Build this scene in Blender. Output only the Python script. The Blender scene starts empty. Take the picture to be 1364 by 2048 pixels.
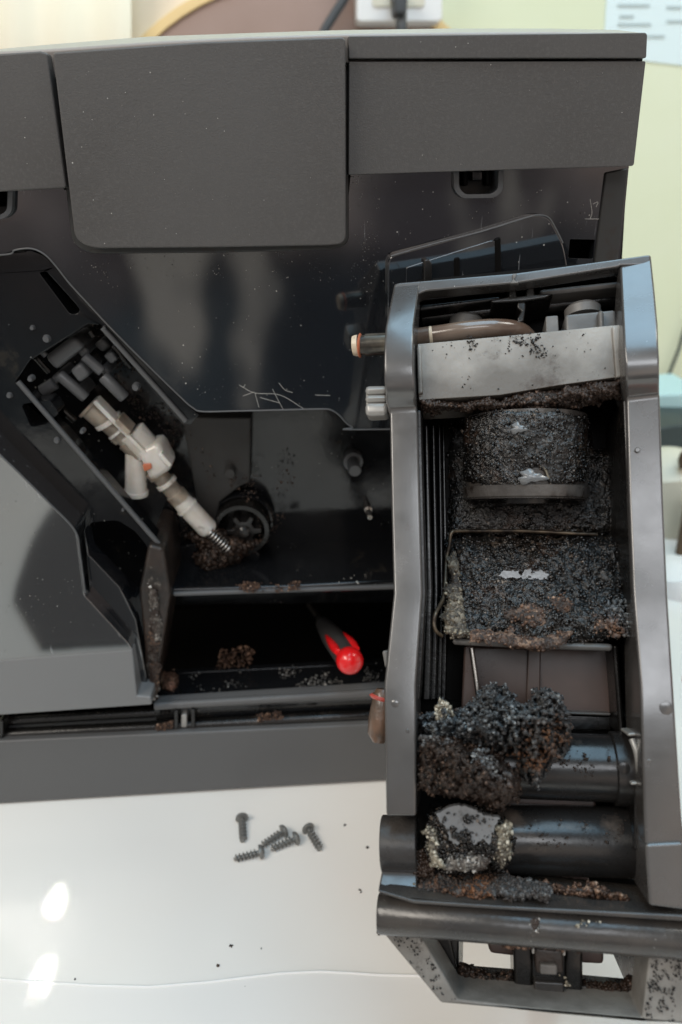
import bpy, math, random
import numpy as np
from mathutils import Vector, Matrix
from mathutils.geometry import tessellate_polygon
random.seed(7); RNG = np.random.default_rng(11)
S = bpy.context.scene; COL = S.collection

# ------------------------------------------------------------------ camera
F = 1400.0                                   # focal length in photo pixels
PITCH, YAW, ROLL = map(math.radians, (26.0, -3.0, -1.0))
CM = (Matrix.Rotation(YAW, 3, 'Z') @ Matrix.Rotation(math.pi/2-PITCH, 3, 'X') @ Matrix.Rotation(ROLL, 3, 'Z'))
CMn = np.array(CM)
O = np.array([0.0, -0.271, 0.30])
def rays(px, py):
    px = np.asarray(px, float); py = np.asarray(py, float)
    r = np.stack([(px-682)/F, -(py-1024)/F, -np.ones_like(px)], -1)
    return r @ CMn.T
class PL:                                    # a plane of the place: normal n, through C
    def __init__(s, n, C): s.n = np.array(n, float)/np.linalg.norm(n); s.C = np.array(C, float)
    def __call__(s, px, py, w=0.0):          # where the sight line of a photo pixel meets the plane offset by w
        r = rays(px, py); t = (np.asarray(w)+s.n@(s.C-O))/(r@s.n)
        return O+r*t[..., None] if r.ndim > 1 else O+r*t
MP = PL((0, -1, 0), (0, 0, 0))               # side face of the machine
O[2] -= MP(382, 1588, .012)[2]               # the machine's foot stands on the table, z = 0
MP = PL((0, -1, 0), (0, 0, 0))
TP = PL((0, 0, 1), (0, 0, 0))                # table top
WP = PL((0, -1, 0), (0, .62, 0))             # wall behind
cx, cy = (1050-682)/F, (1200-1024)/F         # face of the removed brew unit
nc = CMn @ np.array([-.185, .16, 1.0]); nc[0:0] = 0
ncam = np.array([-.185, -.16, 0]);
# inverse depth = 1/d0 (1 + a x + b y)  ->  a X - b Yup + Z... (camera space, looking down -Z)
a_, b_, d0 = .185, .16, .197
k0 = 1+a_*cx+b_*cy
GN = CMn @ np.array([-a_, b_, 1.0])
GC = O + (rays(1050, 1200))*d0
GP = PL(GN, GC)
cam = bpy.data.objects.new('camera', bpy.data.cameras.new('camera')); COL.objects.link(cam)
cam.matrix_world = Matrix.Translation(Vector(O)) @ CM.to_4x4()
cam.data.sensor_fit = 'VERTICAL'; cam.data.sensor_height = 36; cam.data.lens = 36*F/2048
cam.data.clip_start = .005; cam.data.clip_end = 50
cam.data.dof.use_dof = True; cam.data.dof.focus_distance = .235; cam.data.dof.aperture_fstop = 10.0
S.camera = cam
S.view_settings.view_transform = 'Standard'; S.view_settings.look = 'None'; S.view_settings.exposure = 0

# ------------------------------------------------------------------ world and lamps
W = bpy.data.worlds.new('World'); S.world = W; W.use_nodes = True
nt = W.node_tree; bgn = nt.nodes['Background']
def wn(t, **k):
    n = nt.nodes.new(t)
    for q, v in k.items():
        if q in n.inputs: n.inputs[q].default_value = v
        else: setattr(n, q, v)
    return n
def wlink(a, b): nt.links.new(a, b)
tc = wn('ShaderNodeTexCoord')
def wnoise(scale, vec, det=3.):                               # a dim room: soft brown and teal shapes with pale upright streaks
    mp_ = wn('ShaderNodeMapping'); mp_.inputs['Scale'].default_value = vec; wlink(tc.outputs['Generated'], mp_.inputs[0])
    n = wn('ShaderNodeTexNoise', Scale=scale, Detail=det); wlink(mp_.outputs[0], n.inputs[0]); return n.outputs['Fac']
def wramp(src, stops):
    r = wn('ShaderNodeValToRGB'); el = r.color_ramp.elements
    el[0].position = stops[0][0]; el[0].color = (*stops[0][1], 1); el[1].position = stops[-1][0]; el[1].color = (*stops[-1][1], 1)
    for p, c in stops[1:-1]: q = el.new(p); q.color = (*c, 1)
    wlink(src, r.inputs[0]); return r.outputs[0]
sep = wn('ShaderNodeSeparateXYZ'); wlink(tc.outputs['Generated'], sep.inputs[0])
hz = wn('ShaderNodeMath', operation='MULTIPLY_ADD'); wlink(wnoise(4., (1, 1, 1)), hz.inputs[0]); hz.inputs[1].default_value = .35; wlink(sep.outputs['Z'], hz.inputs[2])
low = wramp(hz.outputs[0], [(0.02, (.10, .14, .17)), (.08, (.22, .20, .20)), (.13, (.66, .57, .55)), (.35, (1.0, .92, .86)), (.8, (.62, .66, .68))])
spots = wramp(wnoise(3.2, (1, 1, .6), 4.), [(.42, (.25, .25, .28)), (.52, (.8, .8, .8)), (.66, (1.5, 1.3, 1.15))])
m1 = wn('ShaderNodeMix', data_type='RGBA', blend_type='MULTIPLY'); m1.inputs[0].default_value = 1; wlink(low, m1.inputs[6]); wlink(spots, m1.inputs[7])
st_ = wramp(wnoise(8.5, (1, 1, .35), 2.), [(.60, (0, 0, 0)), (.68, (1, 1, 1))])
m2 = wn('ShaderNodeMix', data_type='RGBA'); wlink(st_, m2.inputs[0]); wlink(m1.outputs[2], m2.inputs[6]); m2.inputs[7].default_value = (.85, .80, .72, 1)
wlink(m2.outputs[2], bgn.inputs[0]); bgn.inputs[1].default_value = .8
def area(name, loc, target, sx, sy, power, col):
    l = bpy.data.lights.new(name, 'AREA'); l.shape = 'RECTANGLE'; l.size = sx; l.size_y = sy; l.energy = power; l.color = col
    o = bpy.data.objects.new(name, l); COL.objects.link(o); o.location = loc
    o.rotation_euler = (Vector(target)-Vector(loc)).to_track_quat('-Z', 'Y').to_euler(); return o
area('ceiling_lamp', (-.85, -.5, 1.1), (0, -.05, .1), .8, .4, 10, (1, .92, .82))
area('window_light', (.17, .0, 1.25), (.17, .001, .15), .6, 1.0, 8.5, (.46, .76, 1))
area('cool_fill', (.05, -1.2, 1.25), (.1, -.1, .15), .8, .35, 4.8, (.92, .95, 1))  # fill light added behind the camera for soft highlights on the rails
area('wall_light', (.9, -.1, 1.5), (.3, .62, .3), .5, .5, 7, (1, .98, .9))

def patch(p0, p1, width, power):                              # narrow helper beam added to make the light patch on the table at left
    A, B = Vector(TP(*p0)), Vector(TP(*p1)); t = (A+B)/2; src = t+Vector((-.05, -.22, .26)); z = (src-t).normalized()
    y = (B-A); y = (y-z*y.dot(z)); ln = y.length; y.normalize(); x = y.cross(z)
    l = area('beam_helper', src, t, width, ln, power, (1, .98, .94)); l.data.spread = math.radians(.5)
    l.rotation_euler = Matrix((x, y, z)).transposed().to_euler()
patch((102, 1840), (118, 1772), .0065, .0007); patch((76, 2000), (92, 1918), .0065, .0007)
# ------------------------------------------------------------------ materials
def mat(name, base, rough=.5, metal=0., bump=0., bscale=400., spec=.5, var=None, vscale=40., dust=0., dscale=900.,
        coat=0., trans=0., scratch=0., rvar=0., emis=None, grime=None, gscale=30., gth=.55, island=None, sub=0., ior=1.5, flake=None, fscale=1100):
    m = bpy.data.materials.new(name); m.use_nodes = True; t = m.node_tree; N, Lk = t.nodes, t.links
    b = N['Principled BSDF']; tc = N.new('ShaderNodeTexCoord')
    def noise(sc, det=4, rough_=.55, vec=None, dist=0):
        n = N.new('ShaderNodeTexNoise'); n.inputs['Scale'].default_value = sc; n.inputs['Detail'].default_value = det
        n.inputs['Roughness'].default_value = rough_; n.inputs['Distortion'].default_value = dist
        Lk.new(vec or tc.outputs['Object'], n.inputs['Vector']); return n.outputs['Fac']
    def ramp(src, stops):
        r = N.new('ShaderNodeValToRGB'); el = r.color_ramp.elements
        el[0].position = stops[0][0]; el[0].color = (*stops[0][1], 1); el[1].position = stops[-1][0]; el[1].color = (*stops[-1][1], 1)
        for p, c in stops[1:-1]: q = el.new(p); q.color = (*c, 1)
        Lk.new(src, r.inputs[0]); return r.outputs[0]
    def mix(f, A, B, blend='MIX'):
        x = N.new('ShaderNodeMix'); x.data_type = 'RGBA'; x.blend_type = blend
        if isinstance(f, float): x.inputs[0].default_value = f
        else: Lk.new(f, x.inputs[0])
        for i, v in ((6, A), (7, B)):
            if isinstance(v, tuple): x.inputs[i].default_value = (*v, 1)
            else: Lk.new(v, x.inputs[i])
        return x.outputs[2]
    c = tuple(base)
    if island:
        g = N.new('ShaderNodeNewGeometry'); c = ramp(g.outputs['Random Per Island'], island)
    if flake:
        dn = N.new('ShaderNodeTexNoise'); dn.inputs['Scale'].default_value = fscale*.55; dn.inputs['Detail'].default_value = 4; Lk.new(tc.outputs['Object'], dn.inputs['Vector'])
        ad = N.new('ShaderNodeVectorMath'); ad.operation = 'MULTIPLY_ADD'; Lk.new(dn.outputs['Color'], ad.inputs[0]); ad.inputs[1].default_value = (3.2/fscale,)*3; Lk.new(tc.outputs['Object'], ad.inputs[2])
        fv = N.new('ShaderNodeTexVoronoi'); fv.inputs['Scale'].default_value = fscale*.8; fv.distance = 'MANHATTAN'; Lk.new(ad.outputs[0], fv.inputs['Vector'])
        sx = N.new('ShaderNodeSeparateColor'); Lk.new(fv.outputs['Color'], sx.inputs[0]); c = ramp(sx.outputs[0], flake)
        fh = N.new('ShaderNodeMath'); fh.operation = 'MULTIPLY_ADD'; Lk.new(fv.outputs['Distance'], fh.inputs[0]); fh.inputs[1].default_value = -.25; hm = N.new('ShaderNodeMath'); hm.operation = 'MULTIPLY_ADD'; Lk.new(sx.outputs[1], hm.inputs[0]); hm.inputs[1].default_value = .45; Lk.new(noise(300, 6, .7), hm.inputs[2]); Lk.new(hm.outputs[0], fh.inputs[2])
    if var: c = mix(ramp(noise(vscale, 5), [(.38, (0,)*3), (.62, (1,)*3)]), c, tuple(var))
    rs = None
    if grime:
        gm = ramp(noise(gscale, 8, .7), [(gth, (0,)*3), (gth+.12, (1,)*3)]); c = mix(gm, c, tuple(grime))
    if dust:
        v = N.new('ShaderNodeTexVoronoi'); v.inputs['Scale'].default_value = dscale; Lk.new(tc.outputs['Object'], v.inputs['Vector'])
        gate = noise(dscale*.11, 4)
        lt = N.new('ShaderNodeMath'); lt.operation = 'LESS_THAN'; Lk.new(v.outputs['Distance'], lt.inputs[0])
        mm = N.new('ShaderNodeMath'); mm.operation = 'MULTIPLY_ADD'; Lk.new(gate, mm.inputs[0]); mm.inputs[1].default_value = .9*dust; mm.inputs[2].default_value = -.40*dust
        Lk.new(mm.outputs[0], lt.inputs[1]); c = mix(lt.outputs[0], c, (.42, .41, .38))
        rs = lt.outputs[0]
    if scratch:
        mp_ = N.new('ShaderNodeMapping'); mp_.inputs['Scale'].default_value = (1, 1, .08); mp_.inputs['Rotation'].default_value = (0, .9, 0)
        Lk.new(tc.outputs['Object'], mp_.inputs['Vector'])
        s1 = ramp(noise(900, 2, .5, mp_.outputs[0]), [(.70, (0,)*3), (.74, (1,)*3)])
        s2 = ramp(noise(14, 2), [(.5, (0,)*3), (.62, (1,)*3)]); sm = mix(s1, (0, 0, 0), s2); 
        x = N.new('ShaderNodeMath'); x.operation = 'MULTIPLY'; x.inputs[1].default_value = scratch; Lk.new(sm, x.inputs[0])
        c = mix(x.outputs[0], c, (.3, .31, .32))
    if isinstance(c, tuple): b.inputs['Base Color'].default_value = (*c, 1)
    else: Lk.new(c, b.inputs['Base Color'])
    b.inputs['Roughness'].default_value = rough; b.inputs['Metallic'].default_value = metal
    b.inputs['Specular IOR Level'].default_value = spec; b.inputs['IOR'].default_value = ior; b.inputs['Coat Weight'].default_value = coat; b.inputs['Coat Roughness'].default_value = .08
    b.inputs['Transmission Weight'].default_value = trans
    if sub: b.inputs['Subsurface Weight'].default_value = sub; b.inputs['Subsurface Radius'].default_value = (1, .4, .25); b.inputs['Subsurface Scale'].default_value = .004
    if rvar:
        r = N.new('ShaderNodeMapRange'); Lk.new(noise(vscale*1.7, 6, .65), r.inputs[0]); r.inputs[1].default_value = .3; r.inputs[2].default_value = .7
        r.inputs[3].default_value = max(.02, rough-rvar); r.inputs[4].default_value = rough+rvar; Lk.new(r.outputs[0], b.inputs['Roughness'])
    if bump:
        bn = N.new('ShaderNodeBump'); bn.inputs['Strength'].default_value = min(1, bump); bn.inputs['Distance'].default_value = .0006 if bscale < 700 else .0002
        Lk.new(fh.outputs[0] if flake else noise(bscale, 4), bn.inputs['Height']); Lk.new(bn.outputs[0], b.inputs['Normal'])
    if emis: b.inputs['Emission Color'].default_value = (*emis[:3], 1); b.inputs['Emission Strength'].default_value = emis[3]
    return m
M = {}
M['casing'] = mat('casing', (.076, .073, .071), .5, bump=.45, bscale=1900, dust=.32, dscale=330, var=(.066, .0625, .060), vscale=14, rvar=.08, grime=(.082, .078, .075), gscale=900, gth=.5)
M['casing_top'] = mat('casing_top', (.30, .275, .255), .35, bump=.2, bscale=2600)  # paler than the casing: light caught by the top chamfer, put into colour
M['gloss'] = mat('gloss', (.010, .011, .013), .05, spec=1., dust=.5, dscale=330, scratch=.5, rvar=.02, coat=1., grime=(.055, .050, .046), gscale=9, gth=.62)
M['front'] = mat('front', (.016, .017, .019), .07, spec=1., ior=1.95, coat=.5, dust=.5, dscale=330, scratch=.6)
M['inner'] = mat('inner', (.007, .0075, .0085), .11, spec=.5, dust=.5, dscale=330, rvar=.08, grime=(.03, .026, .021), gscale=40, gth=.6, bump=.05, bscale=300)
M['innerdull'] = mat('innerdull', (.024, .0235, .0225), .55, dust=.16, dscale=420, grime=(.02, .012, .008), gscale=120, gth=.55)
M['pit'] = mat('pit', (.0025, .0022, .002), .6, spec=.1)  # near-black colour stands in for the shade in cavities, seams and grooves
M['mech'] = mat('mech', (.085, .088, .092), .38, rvar=.1, bump=.2)
M['milky'] = mat('milky', (.95, .92, .87), .25, sub=.2, trans=.35, bump=.3, bscale=350, var=(.86, .80, .71), vscale=90, coat=.3, grime=(.10, .045, .02), gscale=110, gth=.585)
M['milky2'] = mat('milky2', (.62, .54, .44), .3, sub=.4, var=(.26, .22, .18), vscale=110, coat=.3, trans=.45)
M['steel'] = mat('steel', (.55, .52, .48), .3, 1., rvar=.1)
M['brass'] = mat('brass', (.14, .105, .07), .4, .6, var=(.02, .015, .012), vscale=150, rvar=.1)
M['nozzle'] = mat('nozzle', (.12, .105, .08), .22, .5, rvar=.08, var=(.04, .035, .03), vscale=120)
M['ring'] = mat('ring', (.085, .078, .072), .25, bump=.4, bscale=500, rvar=.12, var=(.035, .03, .027), vscale=70, grime=(.012, .008, .006), gscale=140, gth=.55)
M['base'] = mat('base', (.095, .096, .097), .42, bump=.15, bscale=2600, rvar=.07)
M['band'] = mat('band', (.17, .174, .176), .38, rvar=.05)  # lighter grey paints the light on the band's upward-facing surface
M['dirt'] = mat('dirt', (.014, .012, .011), .4, bump=.8, bscale=260, grime=(.28, .25, .215), gscale=75, gth=.60, var=(.04, .027, .021), vscale=60)
M['rail'] = mat('rail', (.066, .063, .061), .24, bump=.06, bscale=1500, rvar=.1, var=(.048, .044, .041), vscale=26, grime=(.03, .02, .014), gscale=48, gth=.63, dust=.3, dscale=300, spec=1., coat=.15)
M['railwet'] = mat('railwet', (.032, .030, .029), .26, bump=.15, bscale=500, rvar=.12, var=(.055, .048, .042), vscale=50, dust=.4, dscale=400, grime=(.14, .12, .10), gscale=80, gth=.635)
M['black'] = mat('black', (.007, .0065, .006), .27, rvar=.1, bump=.2, grime=(.05, .04, .033), gscale=60, gth=.6)
M['roller'] = mat('roller', (.016, .015, .0145), .24, rvar=.12, bump=.12, bscale=300, grime=(.07, .055, .045), gscale=55, gth=.56, dust=.2, dscale=600)
M['zinc'] = mat('zinc', (.34, .32, .29), .5, .2, bump=.7, bscale=900, rvar=.12, var=(.12, .108, .095), vscale=24, grime=(.055, .04, .031), gscale=50, gth=.515, dust=.2, dscale=900)
M['fitting'] = mat('fitting', (.15, .142, .133), .45, bump=.3, bscale=700, rvar=.1, var=(.08, .077, .073), vscale=60)
M['silver'] = mat('silver', (.33, .32, .30), .35, .3, bump=.15)
M['hose'] = mat('hose', (.17, .125, .095), .2, coat=.4, var=(.10, .06, .042), vscale=80, trans=.1)
M['orange'] = mat('orange', (.50, .15, .075), .4)
M['redring'] = mat('redring', (.45, .07, .05), .35)
M['grease'] = mat('grease', (.55, .45, .33), .35, bump=.8, bscale=900, grime=(.2, .1, .05), gscale=180)
M['rusty'] = mat('rusty', (.16, .085, .05), .35, coat=.4, bump=.5, bscale=500, var=(.07, .045, .03), vscale=140)
M['brown'] = mat('brown', (.10, .066, .056), .38, rvar=.12, var=(.06, .042, .037), vscale=30, grime=(.03, .02, .016), gscale=40, gth=.62)
M['foot'] = mat('foot', (.24, .23, .212), .5, bump=.8, bscale=800, var=(.14, .132, .12), vscale=70, grime=(.025, .018, .012), gscale=210, gth=.63)
M['wet'] = mat('wet', (.005, .004, .0032), .28, flake=[(0, (.001, .0009, .0007)), (.6, (.004, .003, .0022)), (.88, (.015, .010, .007)), (1, (.08, .06, .045))], spec=.8, bump=1., bscale=650, rvar=.2, var=(.0018, .0014, .0011), vscale=34, grime=(.055, .030, .019), gscale=65, gth=.555)  # wet grounds, darkened further to stand in for deep shadow
M['rustcake'] = mat('rustcake', (0, 0, 0), .5, flake=[(0, (.012, .007, .005)), (.4, (.05, .027, .017)), (.8, (.13, .072, .045)), (1, (.28, .18, .12))], bump=1., bscale=650, var=(.02, .013, .010), vscale=110)
M['palecake'] = mat('palecake', (0, 0, 0), .5, flake=[(0, (.09, .075, .052)), (.5, (.24, .21, .155)), (1, (.50, .46, .37))], bump=1., bscale=650, var=(.04, .03, .022), vscale=130)
M['greycake'] = mat('greycake', (0, 0, 0), .5, flake=[(0, (.02, .018, .016)), (.5, (.11, .10, .088)), (1, (.38, .35, .31))], bump=1., bscale=650, var=(.03, .018, .013), vscale=110)
M['tancake'] = mat('tancake', (0, 0, 0), .5, flake=[(0, (.03, .023, .016)), (.5, (.10, .082, .058)), (1, (.26, .22, .165))], bump=1., bscale=650, var=(.02, .014, .01), vscale=110)
M['crust'] = mat('crust', (.012, .008, .006), .55, flake=[(0, (.004, .003, .002)), (.5, (.018, .011, .008)), (.85, (.05, .03, .02)), (1, (.14, .09, .065))], bump=1., bscale=650, var=(.035, .02, .013), vscale=60, grime=(.10, .065, .045), gscale=280, gth=.60)
M['mouldcore'] = mat('mouldcore', (.045, .049, .052), .65, fscale=1300, flake=[(0, (.014, .015, .016)), (.5, (.05, .056, .06)), (.85, (.12, .135, .145)), (1, (.27, .28, .28))], bump=1., bscale=650, var=(.02, .015, .013), vscale=70, grime=(.16, .17, .175), gscale=260, gth=.56)
M['water'] = mat('water', (.15, .155, .16), .22, bump=.4, bscale=350, spec=.5, coat=.3, rvar=.06, grime=(.03, .025, .02), gscale=150, gth=.56)  # grey base stands in for the light mirrored by the puddles
M['grain_wet'] = mat('grain_wet', (0, 0, 0), .22, spec=.6, rvar=.17, vscale=45, var=(.002, .0015, .0012), grime=(.03, .019, .013), gscale=60, gth=.58, island=[(0, (.001, .0009, .0008)), (.6, (.004, .003, .0024)), (.86, (.015, .010, .007)), (.96, (.07, .052, .038)), (1, (.20, .16, .13))])  # wet grains, darkened for the same deep shadow as the cake
M['grain_dry'] = mat('grain_dry', (0, 0, 0), .5, spec=.4, rvar=.2, var=(.03, .017, .011), vscale=60, island=[(0, (.004, .003, .002)), (.5, (.018, .011, .008)), (.85, (.05, .029, .019)), (1, (.17, .11, .08))])
M['grain_mold'] = mat('grain_mold', (0, 0, 0), .65, spec=.25, island=[(0, (.02, .021, .022)), (.4, (.06, .066, .07)), (.8, (.15, .165, .175)), (1, (.36, .38, .38))], var=(.05, .038, .032), vscale=38, grime=(.20, .085, .035), gscale=36, gth=.56)
M['grain_pale'] = mat('grain_pale', (0, 0, 0), .5, island=[(0, (.05, .042, .03)), (.5, (.22, .19, .14)), (1, (.60, .56, .46))])
M['grain_tan'] = mat('grain_tan', (0, 0, 0), .5, island=[(0, (.02, .015, .01)), (.5, (.10, .08, .056)), (1, (.30, .26, .19))])
M['grain_grey'] = mat('grain_grey', (0, 0, 0), .5, island=[(0, (.05, .047, .043)), (.5, (.18, .17, .155)), (1, (.5, .48, .45))])
M['grain_rust'] = mat('grain_rust', (0, 0, 0), .5, spec=.4, island=[(0, (.02, .010, .007)), (.6, (.085, .045, .028)), (.9, (.19, .11, .07)), (1, (.36, .24, .17))])
M['table'] = mat('table', (.74, .725, .69), .16, rvar=.05, coat=.2, var=(.74, .71, .665), vscale=5, bump=.05, bscale=60)
M['film'] = mat('film', (.72, .70, .67), .22, coat=.2)
M['wall'] = mat('wall', (.72, .74, .55), .8, bump=.2, bscale=60, var=(.68, .71, .50), vscale=4)
M['curtain'] = mat('curtain', (.80, .74, .58), .9, var=(.76, .69, .55), vscale=9)
M['peach'] = mat('peach', (.80, .69, .55), .9)
M['wood'] = mat('wood', (.36, .25, .21), .5, var=(.31, .21, .17), vscale=7)
M['yellow'] = mat('yellow', (.80, .58, .28), .5)
M['white'] = mat('white', (.78, .77, .75), .4)
M['paper'] = mat('paper', (.70, .80, .80), .8)
M['ink'] = mat('ink', (.45, .52, .52), .8)
M['cable'] = mat('cable', (.05, .055, .06), .5)
M['blue'] = mat('blue', (.45, .65, .66), .5)
M['teal'] = mat('teal', (.03, .045, .045), .5)
M['beige'] = mat('beige', (.66, .62, .50), .5)
M['darkwood'] = mat('darkwood', (.10, .065, .035), .6)
M['red'] = mat('red', (.80, .012, .015), .25, coat=.5, sub=.1)
M['rubber'] = mat('rubber', (.05, .048, .047), .4, bump=.3)
M['screw'] = mat('screw', (.20, .20, .19), .42, .4, rvar=.1, bump=.3, bscale=1500)
M['skin'] = mat('skin', (.62, .20, .14), .45, sub=.25, bump=.3, bscale=700, var=(.50, .18, .13), vscale=60)
M['nail'] = mat('nail', (.62, .36, .29), .3)
M['dustmat'] = mat('dustmat', (.5, .48, .45), .8)
M['crema'] = mat('crema', (.40, .20, .13), .6, bump=.8, bscale=500, var=(.12, .06, .04), vscale=90)

# ------------------------------------------------------------------ mesh helpers
def link(name, V, Fc, m, parent=None, smooth=False, bevel=0., seg=2, kind=None, sub=0):
    V = np.asarray(V, float)
    L = np.array(parent['_loc']) if parent is not None else V.mean(0)
    if parent is None: L = np.array([V[:, 0].mean(), V[:, 1].mean(), V[:, 2].min()])
    me = bpy.data.meshes.new(name); me.from_pydata((V-L).tolist(), [], Fc); me.update()
    import bmesh
    bm = bmesh.new(); bm.from_mesh(me); bmesh.ops.recalc_face_normals(bm, faces=bm.faces); bm.to_mesh(me); bm.free()
    o = bpy.data.objects.new(name, me); COL.objects.link(o)
    me.materials.append(M[m] if isinstance(m, str) else m)
    if parent is not None: o.parent = parent; 
    o['_loc'] = [float(x) for x in L]
    if parent is None: o.location = L
    elif tuple(parent['_loc']) != tuple(L): pass
    if smooth: me.polygons.foreach_set('use_smooth', [True]*len(me.polygons))
    if bevel:
        b = o.modifiers.new('bevel', 'BEVEL'); b.width = bevel; b.segments = seg; b.limit_method = 'ANGLE'; b.angle_limit = math.radians(35)
        me.polygons.foreach_set('use_smooth', [True]*len(me.polygons))
        wn = o.modifiers.new('wn', 'WEIGHTED_NORMAL'); wn.keep_sharp = False
    if sub: s = o.modifiers.new('sub', 'SUBSURF'); s.levels = s.render_levels = sub
    if kind: o['kind'] = kind
    return o
def tag(o, label, cat, group=None):
    o['label'] = label; o['category'] = cat
    if group: o['group'] = group
    return o
def root(name, loc, label, cat, group=None):
    o = bpy.data.objects.new(name, None); COL.objects.link(o); o.empty_display_size = .01
    o.location = [float(x) for x in loc]; o['_loc'] = [float(x) for x in loc]; return tag(o, label, cat, group)
def rp(pts, r, seg=6):                       # round the corners of a pixel outline
    n = len(pts); rr = r if isinstance(r, (list, tuple)) else [r]*n; out = []
    for i in range(n):
        p = np.array(pts[i], float); a = np.array(pts[i-1], float); b = np.array(pts[(i+1) % n], float)
        if rr[i] <= 0: out.append(tuple(p)); continue
        da, db = a-p, b-p; la, lb = np.linalg.norm(da), np.linalg.norm(db); k = min(rr[i], la*.49, lb*.49)
        A, B = p+da/la*k, p+db/lb*k
        for j in range(seg+1):
            t = j/seg; out.append(tuple((1-t)**2*A+2*t*(1-t)*p+t*t*B))
    return out
def plate(name, P, outline, w1, w2, m, parent, holes=(), bevel=.0006, seg=2, **k):
    loops = [list(outline)]+[list(h) for h in holes]
    fr = [P([p[0] for p in l], [p[1] for p in l], w1) for l in loops]
    V = []; off = []
    for f in fr: off.append(len(V)); V += list(f)
    n = len(V); V += [v-P.n*(w1-w2) for v in V]
    flat = [[Vector((p[0], -p[1], 0)) for p in l] for l in loops]
    if len(loops) == 1: Fc = [list(range(n)), list(range(n, 2*n))[::-1]]
    else:
        tr = tessellate_polygon(flat); Fc = [list(t) for t in tr]+[[i+n for i in t][::-1] for t in tr]
    for l, o_ in zip(loops, off):
        for i in range(len(l)):
            j = (i+1) % len(l); Fc.append([o_+i, o_+j, o_+j+n, o_+i+n])
    return link(name, V, Fc, m, parent, bevel=bevel, seg=seg, **k)
def hexa(name, P, q, wf, wb, m, parent, bevel=.0005, **k):  # quad outline with its own depth at each corner
    w = wf if isinstance(wf, (list, tuple)) else [wf]*len(q)
    A = [P(x, y, ww) for (x, y), ww in zip(q, w)]
    B = [a-P.n*(ww-wb) for a, ww in zip(A, w)]; n = len(q)
    Fc = [list(range(n)), list(range(2*n-1, n-1, -1))]+[[i, (i+1) % n, (i+1) % n+n, i+n] for i in range(n)]
    return link(name, A+B, Fc, m, parent, bevel=bevel, **k)
def strip(name, P, st, wback, m, parent, bevel=.0008, smooth=False):   # bent strip: stations (xl,yl,xr,yr,w)
    V = []; 
    for xl, yl, xr, yr, w in st:
        a, b = P(xl, yl, w), P(xr, yr, w); wb = wback
        V += [a, b, b-P.n*(w-wb), a-P.n*(w-wb)]
    Fc = [[0, 1, 2, 3]]
    n = len(st)
    for i in range(n-1):
        for j in range(4): Fc.append([4*i+j, 4*i+(j+1) % 4, 4*i+4+(j+1) % 4, 4*i+4+j])
    Fc.append([4*n-1, 4*n-2, 4*n-3, 4*n-4])
    return link(name, V, Fc, m, parent, bevel=bevel, seg=2)
def tubegeo(path, rad, seg=20, caps=True, flat=1.0, up=None):
    p = np.asarray(path, float); n = len(p); r = np.broadcast_to(np.asarray(rad, float), (n,))
    T = np.gradient(p, axis=0); 
    for i in range(n):
        if np.linalg.norm(T[i]) < 1e-9: T[i] = p[-1]-p[0]
    T /= np.linalg.norm(T, axis=1)[:, None]
    u = np.array(up, float) if up is not None else np.array([.13, .27, .95]); V = []; Fc = []
    for i in range(n):
        a = u-T[i]*(u@T[i]); a /= np.linalg.norm(a); b = np.cross(T[i], a); u = a if up is None else u
        for k in range(seg):
            t = 2*math.pi*k/seg; V.append(p[i]+r[i]*(math.cos(t)*a*flat+math.sin(t)*b))
    for i in range(n-1):
        for k in range(seg): Fc.append([i*seg+k, i*seg+(k+1) % seg, (i+1)*seg+(k+1) % seg, (i+1)*seg+k])
    if caps: Fc += [list(range(seg))[::-1], list(range((n-1)*seg, n*seg))]
    return V, Fc
def tube(name, path, rad, m, parent, seg=20, bevel=0., **k):
    V, Fc = tubegeo(path, rad, seg, **{a: k.pop(a) for a in ('caps', 'flat', 'up') if a in k})
    o = link(name, V, Fc, m, parent, smooth=True, **k)
    if not bevel:
        e = o.modifiers.new('edge', 'EDGE_SPLIT'); e.split_angle = math.radians(40)
    return o
def lathe(name, A, B, prof, m, parent, seg=32, **k):         # prof: (t along A->B, radius)
    A, B = np.array(A), np.array(B); path = [A+(B-A)*t for t, r in prof]; ax = (B-A)/np.linalg.norm(B-A)
    u = np.cross(ax, [.3, .1, .9]); u /= np.linalg.norm(u); v = np.cross(ax, u); V = []; Fc = []
    for q, (t, r) in zip(path, prof):
        for s in range(seg):
            an = 2*math.pi*s/seg; V.append(q+max(r, 1e-5)*(math.cos(an)*u+math.sin(an)*v))
    n = len(prof)
    for i in range(n-1):
        for s in range(seg): Fc.append([i*seg+s, i*seg+(s+1) % seg, (i+1)*seg+(s+1) % seg, (i+1)*seg+s])
    Fc += [list(range(seg))[::-1], list(range((n-1)*seg, n*seg))]
    o = link(name, V, Fc, m, parent, smooth=True, **k); e = o.modifiers.new('edge', 'EDGE_SPLIT'); e.split_angle = math.radians(38); return o
def bez(pts, n=24):                                          # Catmull-Rom through points
    P_ = [np.array(p, float) for p in pts]; P_ = [2*P_[0]-P_[1]]+P_+[2*P_[-1]-P_[-2]]; out = []
    m_ = len(P_)-3
    for i in range(m_):
        for j in range(n//m_+1):
            t = j/(n//m_+1); a, b, c, d = P_[i:i+4]
            out.append(.5*((2*b)+(c-a)*t+(2*a-5*b+4*c-d)*t*t+(3*b-a-3*c+d)*t**3))
    out.append(P_[-2]); return np.array(out)

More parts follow.
